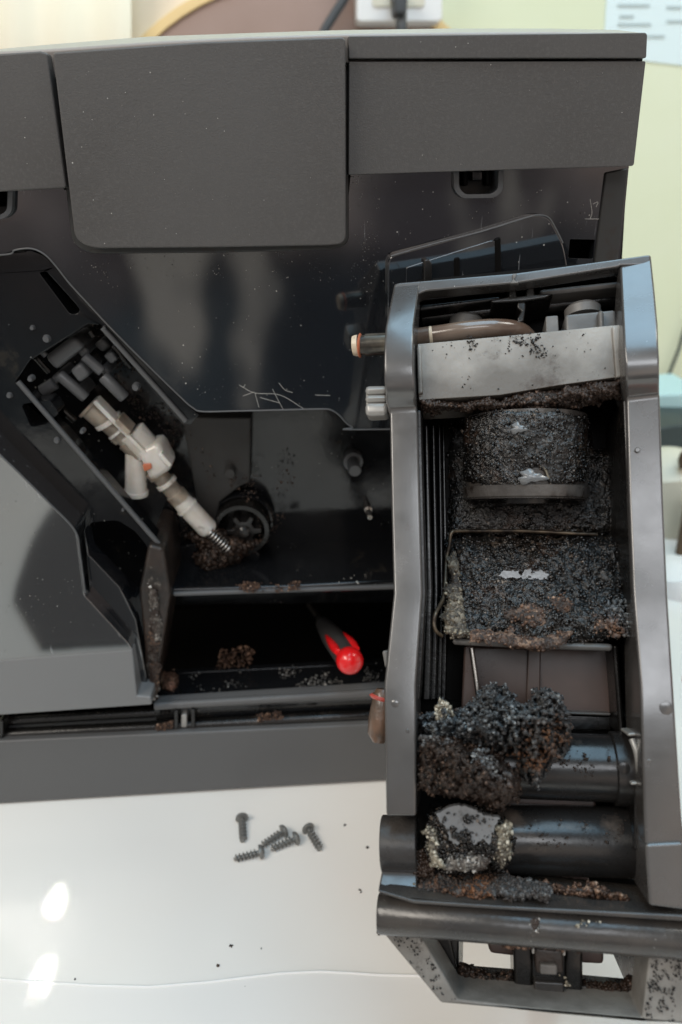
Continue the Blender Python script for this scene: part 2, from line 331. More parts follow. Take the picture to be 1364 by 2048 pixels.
# value noise in numpy
def vnoise(p, seed=0):
    p = np.asarray(p, float); i = np.floor(p).astype(np.int64); f = p-i; f = f*f*(3-2*f); res = 0
    for dx in (0, 1):
        for dy in (0, 1):
            for dz in (0, 1):
                h = (i[..., 0]+dx)*73856093 ^ (i[..., 1]+dy)*19349663 ^ (i[..., 2]+dz)*83492791 ^ seed*2654435761
                h = (h ^ (h >> 13))*1274126177 & 0x7fffffff; h = (h ^ (h >> 16)) & 0xffff
                w = (f[..., 0] if dx else 1-f[..., 0])*(f[..., 1] if dy else 1-f[..., 1])*(f[..., 2] if dz else 1-f[..., 2])
                res = res+w*h/65535.
    return res
def fbm(p, sc, oc=4, seed=0):
    r = 0; a = .5; t = 0; p = np.asarray(p)*sc
    for o_ in range(oc): r = r+a*vnoise(p*2**o_, seed+o_); t += a; a *= .55
    return r/t
# grains: squashed octahedra
OV = np.array([[1, 0, 0], [-1, 0, 0], [0, 1, 0], [0, -1, 0], [0, 0, 1], [0, 0, -1]], float)
OF = np.array([[0, 2, 4], [2, 1, 4], [1, 3, 4], [3, 0, 4], [2, 0, 5], [1, 2, 5], [3, 1, 5], [0, 3, 5]])
def grains(name, C, size, m, parent, label=None, smooth=False, flat=.2, kind='stuff', jit=.5):
    n = len(C); C = np.asarray(C)
    if n == 0: return None
    sz = size*.70*np.clip(np.exp(RNG.normal(-.1, .55, n)), .3, 2.1); Q = RNG.normal(size=(n, 4)); Q /= np.linalg.norm(Q, axis=1)[:, None]
    w, x, y, z = Q.T
    R = np.stack([1-2*(y*y+z*z), 2*(x*y-z*w), 2*(x*z+y*w), 2*(x*y+z*w), 1-2*(x*x+z*z), 2*(y*z-x*w), 2*(x*z-y*w), 2*(y*z+x*w), 1-2*(x*x+y*y)], -1).reshape(n, 3, 3)
    V = OV[None]*(1+RNG.uniform(-jit, jit, (n, 6, 1)))+RNG.normal(0, .18, (n, 6, 3))*np.stack([np.ones(n), RNG.uniform(.7, 1.0, n), RNG.uniform(flat*.5, flat*1.3, n)], -1)[:, None]
    V = np.einsum('nij,nkj->nki', R, V)*sz[:, None, None]+C[:, None]
    Fc = (OF[None]+(np.arange(n)*6)[:, None, None]).reshape(-1, 3)
    me = bpy.data.meshes.new(name); L = np.array(parent['_loc']) if parent is not None else np.array([C[:, 0].mean(), C[:, 1].mean(), C[:, 2].min()])
    V = (V.reshape(-1, 3)-L).astype(np.float32)
    me.vertices.add(len(V)); me.vertices.foreach_set('co', V.ravel())
    me.loops.add(Fc.size); me.loops.foreach_set('vertex_index', Fc.ravel().astype(np.int32))
    me.polygons.add(len(Fc)); me.polygons.foreach_set('loop_start', np.arange(0, Fc.size, 3, dtype=np.int32))
    me.update(calc_edges=True); me.validate()
    o = bpy.data.objects.new(name, me); COL.objects.link(o); me.materials.append(M[m]); o['_loc'] = [float(v) for v in L]
    if parent is not None: o.parent = parent
    else: o.location = L
    if kind: o['kind'] = kind
    return o
def polymask(poly, X, Y):                                    # signed distance in pixels, + inside
    p = np.array(poly, float); n = len(p); d = np.full(X.shape, 1e9); ins = np.zeros(X.shape, bool)
    for i in range(n):
        a, b = p[i], p[(i+1) % n]; e_ = b-a; wx, wy = X-a[0], Y-a[1]
        t = np.clip((wx*e_[0]+wy*e_[1])/max(e_@e_, 1e-9), 0, 1); d = np.minimum(d, np.hypot(wx-e_[0]*t, wy-e_[1]*t))
        c = ((a[1] > Y) != (b[1] > Y)); xx = a[0]+(Y-a[1])*(e_[0])/(e_[1] if abs(e_[1]) > 1e-9 else 1e-9); ins ^= c & (X < xx)
    return np.where(ins, d, -d)
def heap(name, P, poly, w0, T, m, gm, parent, ng=3000, gs=.0006, step=2.2, rag=8., edge=25., amp=.35, nsc=.03, wfun=None, seed=1, gname='grain', fine=.0008, thr=None, skirt=True, bil=.12):
    p = np.array(poly, float); x0, y0 = p.min(0)-rag; x1, y1 = p.max(0)+rag
    gx, gy = np.arange(x0, x1, step), np.arange(y0, y1, step); X, Y = np.meshgrid(gx, gy)
    def height(X, Y):
        q = np.stack([X, Y, np.full_like(X, seed*7.3)], -1)
        d = polymask(poly, X, Y)+(fbm(q, .045, 4, seed)-.5)*2.4*rag
        h = T*(1-np.exp(-np.maximum(d, 0)/edge))*(1-amp+2*amp*fbm(q, nsc, 4, seed+9))
        h = h+T*.16*(fbm(q, .16, 3, seed+5)-.5)*(d > 3)+bil*T*(.5-np.abs(2*fbm(q, .05, 3, seed+6)-1)*2.2)*(d > 4)+bil*T*.5*(.3-np.abs(2*fbm(q, .12, 2, seed+7)-1)*1.6)*(d > 3)+fine*(fbm(q, .28, 3, seed+8)-.5)*2*(d > 2)
        w = w0 if wfun is None else wfun(X, Y)
        return d, w+h, w
    D, H, W0 = height(X, Y); ok = D > 0; V = P(X.ravel(), Y.ravel(), H.ravel()); nx = len(gx)
    idx = -np.ones(X.size, int); cell = ok[:-1, :-1] & ok[1:, :-1] & ok[:-1, 1:] & ok[1:, 1:]
    Fc = []; 
    for j, i in zip(*np.nonzero(cell)):
        a = j*nx+i; Fc.append([a, a+nx, a+nx+1, a+1])
    if not Fc: return None
    used = np.unique(np.array(Fc)); idx[used] = np.arange(len(used)); Vu = V[used]; Fc = [[int(idx[v]) for v in f] for f in Fc]
    # close underneath
    if skirt:
        base = P(X.ravel()[used], Y.ravel()[used], (np.broadcast_to(W0, X.shape).ravel()[used] if wfun is not None else w0)-.0003)
        from collections import Counter
        ed = Counter()
        for f in Fc:
            for k in range(4): ed[tuple(sorted((f[k], f[(k+1) % 4])))] += 1
        n = len(Vu); bd = [e_ for e_, c in ed.items() if c == 1]
        Vu = np.concatenate([Vu, base]); Fc = Fc+[[f[3]+n, f[2]+n, f[1]+n, f[0]+n] for f in Fc]+[[a, b, b+n, a+n] for a, b in bd]
    o = link(name, Vu, Fc, m, parent, smooth=True)
    rx, ry = RNG.uniform(x0, x1, ng*3), RNG.uniform(y0, y1, ng*3); d, h, _ = height(rx, ry); k = d > -1.5
    if thr is not None: k &= fbm(np.stack([rx, ry, rx*0+3.3], -1), .03, 3, seed+2) > thr
    rx, ry, h = rx[k][:ng], ry[k][:ng], h[k][:ng]
    g = grains(gname, P(rx, ry, h+RNG.uniform(-.7, .35, len(rx))*gs), gs, gm, o if parent is None else parent)
    if parent is None and g is not None:
        pass
    return o
def scatter(name, P, poly, wfun, n, gs, gm, parent, thr=None, seed=3, sc=.03, rag=6, kind='stuff', nz=0.):
    p = np.array(poly, float); x0, y0 = p.min(0)-rag; x1, y1 = p.max(0)+rag
    X, Y = RNG.uniform(x0, x1, n*4), RNG.uniform(y0, y1, n*4); q = np.stack([X, Y, X*0+seed], -1)
    d = polymask(poly, X, Y)+(fbm(q, .05, 3, seed)-.5)*2*rag; k = d > 0
    if thr is not None: k &= fbm(q, sc, 4, seed+4)+RNG.normal(0, .04, len(X)) > thr
    X, Y = X[k][:n], Y[k][:n]; w = wfun(X, Y) if callable(wfun) else np.full(X.shape, wfun)
    return grains(name, P(X, Y, w+RNG.uniform(0, .6, len(X))*gs+nz*RNG.uniform(0, 1, len(X))), gs, gm, parent, kind=kind)

# ================================================================== SETTING
def sheet(name, x0, x1, y0, y1, z0, z1, m, kind='structure'):
    V = [(x, y, z) for z in (z0, z1) for x, y in ((x0, y0), (x1, y0), (x1, y1), (x0, y1))]
    return link(name, V, [[3, 2, 1, 0], [4, 5, 6, 7], [0, 1, 5, 4], [1, 2, 6, 5], [2, 3, 7, 6], [3, 0, 4, 7]], m, None, kind=kind)
sheet('table', -1.2, 1.2, -.55, .58, -.03, 0, 'table')
sheet('wall', -2.2, 2.2, .62, .67, -.8, 2.2, 'wall')
fl = plate('plastic_sheet', TP, [(-250, 1952), (0, 1960), (90, 1966), (180, 1972), (300, 1975), (420, 1965), (500, 1955), (560, 1948), (640, 1944), (700, 1947), (760, 1951), (860, 1953), (960, 1958), (1300, 1960), (1300, 2500), (-250, 2500)], .0006, .00005, 'film', None, bevel=.0004)
edge_px = [(-250, 1952), (0, 1960), (90, 1966), (180, 1972), (300, 1975), (420, 1965), (500, 1955), (560, 1948), (640, 1944), (700, 1947), (760, 1951), (860, 1953)]
tube('sheet_glint', [TP(x, y-1, .0006) for x, y in edge_px], .0005, 'white', fl, seg=8)  # white tube painting the highlight along the film's edge
tag(fl, 'thin whitish plastic sheet with a wavy edge lying along the front of the white table', 'plastic sheet')

# background things on and before the wall
o = root('round_board', WP(600, 385, .03), 'round brown wooden board with yellow rim standing behind the machine', 'board')
circ = lambda r, n=64, c=(600, 385): [(c[0]+r*math.cos(2*math.pi*i/n), c[1]+r*math.sin(2*math.pi*i/n)) for i in range(n)]
plate('board_face', WP, circ(425), .03, .015, 'wood', o); plate('rim', WP, circ(446), .034, .01, 'yellow', o, holes=[circ(424)])
o = root('wall_outlet', WP(800, 40, 0.04), 'white wall socket with black plug behind the machine top', 'socket')
plate('outlet_plate', WP, rp([(713, -120), (885, -120), (885, 44), (713, 44)], 12), .055, 0, 'white', o, bevel=.002)
plate('outlet_recess', WP, rp([(745, -30), (850, -30), (850, 14), (745, 14)], 10), .0565, .054, 'beige', o)
o = root('power_plug', WP(800, 30, .07), 'black power plug with its cord pushed into the white wall socket', 'plug')
hexa('plug_body', WP, [(786, -30), (818, -30), (814, 28), (790, 28)], .085, .057, 'cable', o, bevel=.003)
tube('cord', bez([WP(802, 26, .07), WP(803, 60, .075), WP(806, 130, .07), WP(810, 260, .06)]), .0055, 'cable', o, seg=10)
o = tube('grey_cable', bez([WP(710, -50, .05), WP(690, -5, .05), WP(668, 30, .05), WP(640, 80, .05), WP(600, 190, .045)]), .0045, 'cable', None, seg=10)
tag(o, 'thin grey cable running diagonally across the brown board left of the socket', 'cable')
o = root('paper_sheet', WP(1300, 130, 0), 'pale blue printed paper sheet taped to the wall at upper right', 'paper')
plate('page', WP, [(1218, -80), (1480, -80), (1480, 140), (1364, 131), (1206, 112)], .0012, .0002, 'paper', o, bevel=0)
for i, (x0, x1, y) in enumerate(((1236, 1300, 8), (1240, 1268, 30), (1236, 1302, 46), (1240, 1330, 70), (1334, 1364, 12), (1334, 1375, 40), (1240, 1290, 90))):
    plate('text_line', WP, [(x0, y), (x1, y), (x1, y+5), (x0, y+5)], .0022, .0014, 'ink', o, bevel=0)
# curtain with folds
V = []; Fc = []; xs = np.linspace(-500, 262, 120)
for i, x in enumerate(xs):
    w = .05+.004*math.sin(x*.06)+.003*math.sin(x*.027+1)
    V += [WP(x, -150, w), WP(x, 420, w), WP(x, 420, w-.002), WP(x, -150, w-.002)]
for i in range(len(xs)-1):
    for j in range(4): Fc.append([4*i+j, 4*i+(j+1) % 4, 4*i+4+(j+1) % 4, 4*i+4+j])
o = root('curtain', WP(0, 420, .05), 'pale cream curtain with pinkish strips hanging at upper left', 'curtain')
link('fabric', V, Fc, 'curtain', o, smooth=True)
for x0, x1 in ((258, 430),):
    plate('pink_strip', WP, [(x0, -150), (x1, -150), (x1-4, 420), (x0-4, 420)], .020, .016, 'peach', o, bevel=0)
# things right of the machine
o = hexa('blue_box', MP, [(1300, 790), (1420, 786), (1424, 866), (1300, 868)], -.42, -.50, 'blue', None, bevel=.002); tag(o, 'pale blue box at the right edge above the dark tray', 'box')
o = hexa('dark_tray', MP, [(1300, 860), (1352, 850), (1440, 852), (1440, 910), (1300, 912)], -.36, -.46, 'teal', None, bevel=.003); tag(o, 'dark tray at the right edge between blue box and beige pot', 'tray')
o = root('beige_pot', MP(1340, 1300, -.25), 'beige rounded pot at the right edge beside the removed unit', 'pot')
lathe('pot_body', MP(1332, 1080, -.26), MP(1332, 905, -.26), [(0, .030), (.05, .034), (.5, .036), (.85, .030), (.97, .018), (1, .004)], 'beige', o)
lathe('pot_knob', MP(1366, 935, -.235), MP(1366, 905, -.235), [(0, .003), (.5, .004), (1, .002)], 'darkwood', o, seg=16)
o = hexa('brown_block', MP, [(1378, 985), (1430, 985), (1430, 1130), (1352, 1130)], -.20, -.206, 'darkwood', None, bevel=.002); tag(o, 'dark brown block in front of the beige pot at right', 'block')
o = lathe('white_cup', MP(1350, 1330, -.16), MP(1345, 1125, -.16), [(0, .022), (.3, .026), (.8, .027), (.95, .018), (1, .003)], 'white', None); tag(o, 'white rounded cup below the brown block at right', 'cup')
o = tube('thin_cord', bez([WP(1500, 480, .01), WP(1385, 630, .01), WP(1355, 705, .012), (WP(1328, 768, .012)), WP(1305, 785, .012)]), .0022, 'teal', None, seg=8); tag(o, 'thin dark cord hanging on the pale wall right of the unit', 'cord')

# ================================================================== COFFEE MACHINE
mac = root('coffee_machine', (0.03, .08, 0), 'dark grey coffee machine with its side opened and dirty insides', 'coffee machine')
# carcass behind the side plate
def carc(name, outline, w1, w2, m, holes=(), **k): return plate(name, MP, outline, w1, w2, m, mac, holes=holes, **k)
curve = [(-200, 512), (0, 510), (30, 500), (62, 497), (88, 508), (110, 530), (135, 562), (160, 590), (230, 665), (300, 735), (362, 795), (385, 815), (405, 823), (470, 822), (560, 820), (640, 818), (662, 820), (678, 830), (692, 845), (706, 855), (724, 859), (1180, 852)]
side = [(-200, 300), (1262, 290), (1200, 860)]+[(1180, 852)]+curve[::-1][1:]
side = [(-200, 300), (1262, 290), (1241, 510), (1200, 852)]+curve[::-1][1:]
sqh = rp([(1140, 478), (1190, 479), (1186, 518), (1136, 516)], 3)
latch = rp([(908, 320), (1008, 320), (1006, 382), (990, 396), (924, 397), (908, 380)], [0, 0, 14, 10, 10, 14])
latch2 = rp([(-72, 350), (26, 350), (26, 418), (8, 438), (-60, 440), (-72, 420)], [0, 0, 14, 10, 10, 14])
slotr = rp([(850, 517), (858, 519), (860, 600), (848, 600)], 3)
carc('side_plate', side, 0, -.004, 'gloss', holes=[sqh, latch, latch2], bevel=.0005)
carc('edge_strip', [(1212, 345), (1257, 336), (1238, 515), (1205, 852), (1168, 852), (1190, 520)], .0012, -.003, 'innerdull')
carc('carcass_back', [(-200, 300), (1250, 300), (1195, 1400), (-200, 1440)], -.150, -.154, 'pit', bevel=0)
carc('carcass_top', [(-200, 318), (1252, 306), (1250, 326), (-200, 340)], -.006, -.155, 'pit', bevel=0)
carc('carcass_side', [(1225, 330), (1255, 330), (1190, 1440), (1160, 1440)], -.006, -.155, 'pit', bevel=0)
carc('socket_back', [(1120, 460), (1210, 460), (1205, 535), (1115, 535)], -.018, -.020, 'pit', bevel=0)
# latch sockets
for nm, dx, dy in (('latch_socket', 0, 0), ('latch_socket', -982, 42)):
    s = (lambda q: [(x+dx, y+dy) for x, y in q])
    f = carc(nm, s(latch), .0026, -.008, 'mech', holes=[s(rp([(918, 325), (998, 325), (996, 378), (984, 388), (930, 389), (918, 376)], [0, 0, 10, 8, 8, 10]))], bevel=.0010)  # rim in lighter grey to paint its highlight lines
    carc('socket_floor', s([(900, 310), (1015, 310), (1012, 400), (905, 400)]), -.008, -.010, 'innerdull', bevel=0)
    for x0 in (926, 972): carc('socket_rib', s([(x0, 335), (x0+10, 335), (x0+10, 372), (x0, 372)]), -.002, -.008, 'pit')
    carc('socket_clip', s([(944, 340), (966, 340), (966, 362), (944, 362)]), -.001, -.008, 'black')
# raised shape on the plate
emb = rp([(775, 512), (960, 462), (1070, 428), (1098, 432), (1128, 488), (1140, 560), (1140, 640), (775, 640)], [20, 0, 18, 14, 20, 0, 0, 0])
carc('raised_panel', emb, .0040, .0, 'gloss', bevel=.0007, seg=3)
carc('recess_panel', rp([(812, 535), (905, 505), (985, 480), (998, 486), (1000, 640), (812, 640)], [4, 0, 8, 6, 0, 0]), .0046, .003, 'gloss', bevel=.0003)
carc('panel_rib', rp([(848, 520), (856, 518), (864, 526), (864, 640), (848, 640)], [4, 4, 4, 0, 0]), .0075, .004, 'black', bevel=.0008)
carc('panel_groove', [(990, 478), (1002, 474), (1006, 640), (992, 640)], .0052, .004, 'pit')
carc('panel_groove', [(908, 516), (920, 514), (922, 640), (910, 640)], .0052, .004, 'pit')
# outer casing panels
carc('upper_panel', rp([(698, 123), (1292, 122), (1268, 332), (697, 350)], [3, 4, 6, 4]), .008, -.004, 'casing', bevel=.0012, seg=3)
carc('lid_panel', rp([(696, 72), (1292, 65), (1295, 70), (1293, 116), (698, 117)], [4, 6, 0, 4, 3]), .009, -.004, 'casing', bevel=.0010, seg=3)
carc('seam_filler', [(690, 110), (1286, 110), (1284, 130), (690, 130)], .004, -.004, 'pit', bevel=0)
carc('seam_filler', [(684, 80), (702, 78), (702, 345), (688, 480)], .002, -.004, 'pit', bevel=0)
carc('seam_filler', [(85, 110), (115, 106), (150, 380), (128, 380)], .002, -.004, 'pit', bevel=0)
carc('service_flap', rp([(105, 105), (400, 84), (685, 74), (691, 79), (692, 488), (655, 491), (420, 495), (184, 497), (150, 480)], [6, 0, 0, 4, 30, 0, 0, 26, 20]), .013, -.001, 'casing', bevel=.0016, seg=4)
carc('flap_rim', rp([(100, 100), (400, 78), (688, 68), (697, 76), (698, 490), (660, 500), (420, 506), (178, 508), (143, 486)], [6, 0, 0, 6, 34, 0, 0, 30, 22]), .0025, -.001, 'innerdull', bevel=.001)
carc('left_panel', rp([(-220, 122), (80, 102), (95, 106), (133, 376), (-220, 396)], [0, 0, 6, 5, 0]), .009, -.004, 'casing', bevel=.0012, seg=3)
# top chamfer and top cover running back
top_f = [(-220, 118), (0, 103), (100, 98), (330, 82), (500, 74), (690, 68), (900, 65), (1100, 64), (1290, 66)]
top_b = [(-220, 116), (0, 98), (100, 89), (300, 73), (500, 66), (690, 60), (900, 57), (1100, 57), (1240, 60)]
V = []; Fc = []
for (a, b), (c, d) in zip(top_f, top_b):
    A = MP(a, b, .006); B = MP(c, d, -.020); Cc = B+np.array([0, .14, -.004]); V += [A, B, Cc, Cc-np.array([0, 0, .03]), A-np.array([0, -.002, .008])]
n = len(top_f)
for i in range(n-1):
    for j in range(5): Fc.append([5*i+j, 5*i+(j+1) % 5, 5*i+5+(j+1) % 5, 5*i+5+j])
Fc += [[4, 3, 2, 1, 0], [5*n-5, 5*n-4, 5*n-3, 5*n-2, 5*n-1]]
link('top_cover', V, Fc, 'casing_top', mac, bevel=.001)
# --- inside
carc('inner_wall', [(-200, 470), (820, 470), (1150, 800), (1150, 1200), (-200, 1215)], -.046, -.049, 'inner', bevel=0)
carc('guide_panel', [(372, 835), (502, 835), (500, 965), (478, 975), (440, 1005), (430, 1060), (395, 1010), (365, 846)], -.036, -.045, 'innerdull', bevel=.001)
carc('guide_panel', [(330, 1100), (470, 1070), (520, 1110), (520, 1178), (335, 1185)], -.034, -.045, 'inner', bevel=.001)
for x, y, r, m_ in ((705, 920, 15, 'mech'), (350, 1128, 15, 'mech'), (590, 1123, 13, 'steel'), (465, 925, 12, 'innerdull'), (398, 1142, 10, 'rusty'), (735, 1017, 6, 'steel')):
    A = MP(x, y-3, -.046); B = A+np.array([0, -.016 if r > 11 else -.012, 0]); R_ = r*.00021
    b_o = lathe('boss', A, B, [(0, R_*1.5), (.3, R_*1.5), (.32, R_), (.92, R_), (1, R_*.85)], m_, mac, seg=24)
    if m_ == 'steel': lathe('boss_recess', B+[0, .0002, 0], B+[0, -.0003, 0], [(0, R_*.4), (1, R_*.35)], 'pit', mac, seg=6)
# coupling
cc = MP(487, 1032, -.045)
V, Fc = [], []
lathe('coupling_ring', cc, cc+[0, -.016, 0], [(0, .0135), (1, .0132), (1, .0112), (.35, .0108), (.33, .0001)], 'black', mac, seg=48)
lathe('coupling_lip', cc+[0, -.002, 0], cc+[0, -.008, 0], [(0, .0155), (.8, .0155), (1, .0148), (1, .0140), (.2, .0138)], 'inner', mac, seg=48)
st = []
for k in range(12*4):
    t = 2*math.pi*k/48; st.append((.0068+.0016*(1 if math.cos(6*t) > .1 else -1))*np.array([math.cos(t), 0, math.sin(t)]))
V = [cc+[.001, -.0135, -.002]+s for s in st]+[cc+[.001, -.004, -.002]+s for s in st]; n = len(st)
link('drive_star', V, [list(range(n))]+[[i, (i+1) % n, (i+1) % n+n, i+n] for i in range(n)], 'roller', mac, bevel=.0004)
lathe('drive_hub', cc+[.001, -.010, -.002], cc+[.001, -.0155, -.002], [(0, .0035), (.8, .0032), (1, .0022)], 'roller', mac, seg=20)
# bands left and right of the slanted valve channel
rb = [(-200, 505)]+[(x, y+3) for x, y in curve[1:11]]+[(398, 830), (380, 850), (365, 848), (300, 775), (215, 668), (200, 650), (175, 648), (95, 700), (60, 720), (30, 765), (-200, 560)]
slot = rp([(78, 545), (92, 542), (160, 618), (155, 628), (140, 628)], 5)
carc('channel_wall', rb, -.006, -.016, 'inner', holes=[slot], bevel=.0006)
carc('slot_back', [(60, 530), (180, 530), (180, 640), (60, 640)], -.017, -.018, 'pit', bevel=0)
lb = [(-200, 560), (30, 765), (120, 862), (220, 978), (317, 1088), (338, 1190), (318, 1300), (300, 1400), (262, 1300), (180, 1200), (150, 1040), (0, 890), (-200, 740)]
pit = rp([(178, 1045), (235, 1040), (270, 1062), (297, 1095), (285, 1170), (272, 1200), (240, 1170), (178, 1110)], 10)
pit2 = rp([(42, 808), (100, 800), (118, 826), (90, 850), (62, 855)], 8)
carc('channel_wall', lb, -.006, -.016, 'inner', holes=[pit, pit2], bevel=.0006)
for a, b in (((36, 763), (317, 1087)), ((205, 655), (372, 842))):
    A, B = MP(*a, -.0055), MP(*b, -.0055); tube('channel_lip', [A, (A+B)/2, B], .0011, 'mech', mac, seg=10)
carc('channel_floor', [(0, 640), (230, 620), (420, 850), (460, 1100), (300, 1140), (10, 800)], -.040, -.044, 'inner', bevel=0)
# grimy post
hexa('grimy_post', MP, [(296, 1090), (328, 1098), (342, 1190), (322, 1320), (312, 1400), (292, 1396), (288, 1300), (278, 1180)], -.001, -.04, 'dirt', mac, bevel=.002)
# front left glossy panel with lower band
fp = rp([(-220, 700), (-100, 800), (0, 907), (152, 1060), (168, 1190), (258, 1288), (265, 1300), (-220, 1338)], [0, 0, 0, 10, 8, 12, 4, 0])
carc('front_panel', fp, .006, -.010, 'front', bevel=.0010, seg=3)
hexa('lower_band', MP, [(-220, 1338), (265, 1299), (274, 1392), (302, 1394), (304, 1410), (-220, 1446)], [.006, .006, .011, .011, .011, .011], -.01, 'band', mac, bevel=.0008)
carc('panel_step', [(168, 1060), (178, 1110), (240, 1175), (272, 1240), (300, 1395), (280, 1396), (266, 1300), (180, 1200)], .001, -.010, 'gloss', bevel=.0006)
# cavity under the shelf
carc('shelf', [(332, 1178), (560, 1172), (800, 1160), (1000, 1150), (1000, 1172), (800, 1182), (345, 1196)], -.006, -.050, 'inner', bevel=.0014)
carc('shelf_lip', [(345, 1186), (800, 1171), (1000, 1162), (1000, 1170), (800, 1179), (347, 1194)], -.0045, -.008, 'mech', bevel=.0008)
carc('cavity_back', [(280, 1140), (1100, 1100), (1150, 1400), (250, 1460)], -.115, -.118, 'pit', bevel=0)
zf = MP(310, 1402, 0)[2]
A = MP(306, 1404, -.001); B = MP(1150, 1362, -.001); zf = A[2]
def boxw(name, x0, x1, y0, y1, z0, z1, m, parent, bevel=.0005):
    V = [(x, y, z) for z in (z0, z1) for x, y in ((x0, y0), (x1, y0), (x1, y1), (x0, y1))]
    return link(name, V, [[3, 2, 1, 0], [4, 5, 6, 7], [0, 1, 5, 4], [1, 2, 6, 5], [2, 3, 7, 6], [3, 0, 4, 7]], m, parent, bevel=bevel)
FLY = .026
boxw('cavity_floor', A[0], B[0], .001, FLY, zf-.012, zf-.002, 'inner', mac)
boxw('cavity_floor', A[0]-.02, B[0], FLY, .117, zf-.03, zf-.022, 'pit', mac)
boxw('underbody', -.26, .13, .012, .26, .001, zf-.0305, 'pit', mac)
boxw('cavity_floor', A[0], B[0], FLY-.002, FLY+.002, zf-.03, zf-.0015, 'inner', mac)
# sill and rails
tube('sill_rail', [MP(310, 1411, .002), MP(700, 1388, .002), MP(1140, 1360, .002)], .0022, 'base', mac, seg=16)
carc('sill_face', [(308, 1404), (1140, 1352), (1140, 1382), (310, 1422)], .001, -.004, 'base', bevel=.001)
carc('rail_back', [(-220, 1430), (300, 1405), (1150, 1360), (1150, 1480), (-220, 1510)], -.012, -.016, 'pit', bevel=0)
tube('long_rail', [MP(-220, 1455, -.003), MP(300, 1425, -.003), MP(1150, 1378, -.003)], .0022, 'black', mac, seg=16)
tube('long_rail', [MP(-220, 1481, .001), MP(300, 1454, .001), MP(1150, 1408, .001)], .0030, 'black', mac, seg=16)
for x, y in ((352, 1436), (386, 1434), (2, 1456)): carc('rail_bracket', [(x-4, y-14), (x+4, y-14), (x+4, y+22), (x-4, y+22)], .0052, -.010, 'black')
carc('rail_pin', rp([(362, 1430), (374, 1430), (374, 1456), (362, 1456)], 4), .004, -.002, 'silver')
# base
hexa('base_panel', MP, [(-220, 1493), (765, 1448), (1180, 1427), (1180, 1532), (765, 1561), (-220, 1622)], [.007, .007, .007, .012, .012, .012], -.010, 'base', mac, bevel=.0012)

# valve assembly
vw = -.026
def mtube(name, a, b, r, m, w=vw, seg=24, prof=None, w2=None):
    A, B = MP(*a, w), MP(*b, w if w2 is None else w2); r = r*.000195
    prof = prof or [(0, .85), (.04, 1), (.96, 1), (1, .85)]
    return lathe(name, A, B, [(t, q*r) for t, q in prof], m, mac, seg=seg)
mtube('valve_tube', (176, 812), (285, 905), 27, 'milky2', prof=[(0, 1.12), (.04, 1.12), (.05, .95), (.35, .95), (.36, .8), (.7, .8), (.72, 1), (1, 1)])
hexa('valve_rib', MP, [(184, 806), (191, 800), (296, 908), (289, 913)], vw+.0078, vw, 'milky', mac)
mtube('valve_collar', (262, 862), (300, 905), 33, 'milky')
hexa('valve_body', MP, [(272, 905), (318, 885), (346, 940), (300, 968)], vw+.008, vw-.008, 'milky', mac, bevel=.003)
mtube('valve_branch', (272, 900), (272, 988), 25, 'milky', prof=[(0, .95), (.9, 1), (.92, 1.15), (1, 1.15)])
carc('red_mark', rp([(284, 930), (302, 927), (304, 938), (288, 944)], 4), vw+.0088, vw+.006, 'orange')
mtube('valve_neck', (308, 938), (362, 1000), 23, 'milky2', prof=[(0, 1.1), (.2, 1.1), (.22, .85), (.75, .9), (.78, 1.05), (1, 1.05)])
mtube('valve_end', (352, 990), (420, 1062), 25, 'milky', prof=[(0, .7), (.1, .9), (.3, 1), (.93, 1), (1, .8)])
for t in np.linspace(0, 1, 8):
    c = MP(418+36*t, 1064+32*t, vw+.003); ax = MP(454, 1096, vw)-MP(418, 1064, vw); ax /= np.linalg.norm(ax); u = np.cross(ax, [0, 1, 0]); v = np.cross(ax, u)
    tube('spring_coil', [c+.0024*(math.cos(q)*u+math.sin(q)*v)+ax*.0004*q/6.28 for q in np.linspace(0, 2*math.pi*.97, 16)], .00042, 'steel', mac, seg=8)
hexa('motor_block', MP, [(87, 715), (147, 671), (170, 695), (111, 743)], -.014, -.036, 'mech', mac, bevel=.002)
mtube('motor_tube', (118, 748), (172, 796), 12, 'mech', w=-.016); mtube('motor_tube', (168, 712), (205, 744), 11, 'mech', w=-.016); mtube('motor_tube', (206, 752), (250, 796), 13, 'mech', w=-.016)
hexa('motor_cap', MP, [(138, 742), (160, 725), (180, 750), (158, 768)], -.012, -.036, 'mech', mac, bevel=.0015)
for q_, w_ in (([(100, 756), (118, 742), (130, 756), (112, 770)], -.020), ([(150, 700), (166, 690), (180, 706), (164, 718)], -.018), ([(186, 690), (206, 676), (222, 694), (204, 706)], -.024), ([(140, 785), (160, 770), (176, 790), (160, 804)], -.022), ([(196, 740), (208, 730), (222, 748), (210, 756)], -.019)):
    hexa('motor_lug', MP, q_, w_, -.038, 'mech', mac, bevel=.0012)
for a_, b_, r_ in (((60, 700), (100, 745), 7), ((90, 790), (150, 842), 8), ((226, 690), (262, 735), 7), ((120, 660), (150, 640), 6)): mtube('motor_pipe', a_, b_, r_, 'black', w=-.021)
mtube('motor_port', (84, 782), (110, 766), 13, 'mech', w=-.02); hexa('motor_lug', MP, [(205, 712), (222, 702), (236, 718), (222, 730)], -.018, -.036, 'mech', mac, bevel=.001)
mtube('motor_port', (180, 662), (188, 674), 8, 'black', w=-.02); mtube('motor_port', (72, 690), (92, 712), 6, 'mech', w=-.014)
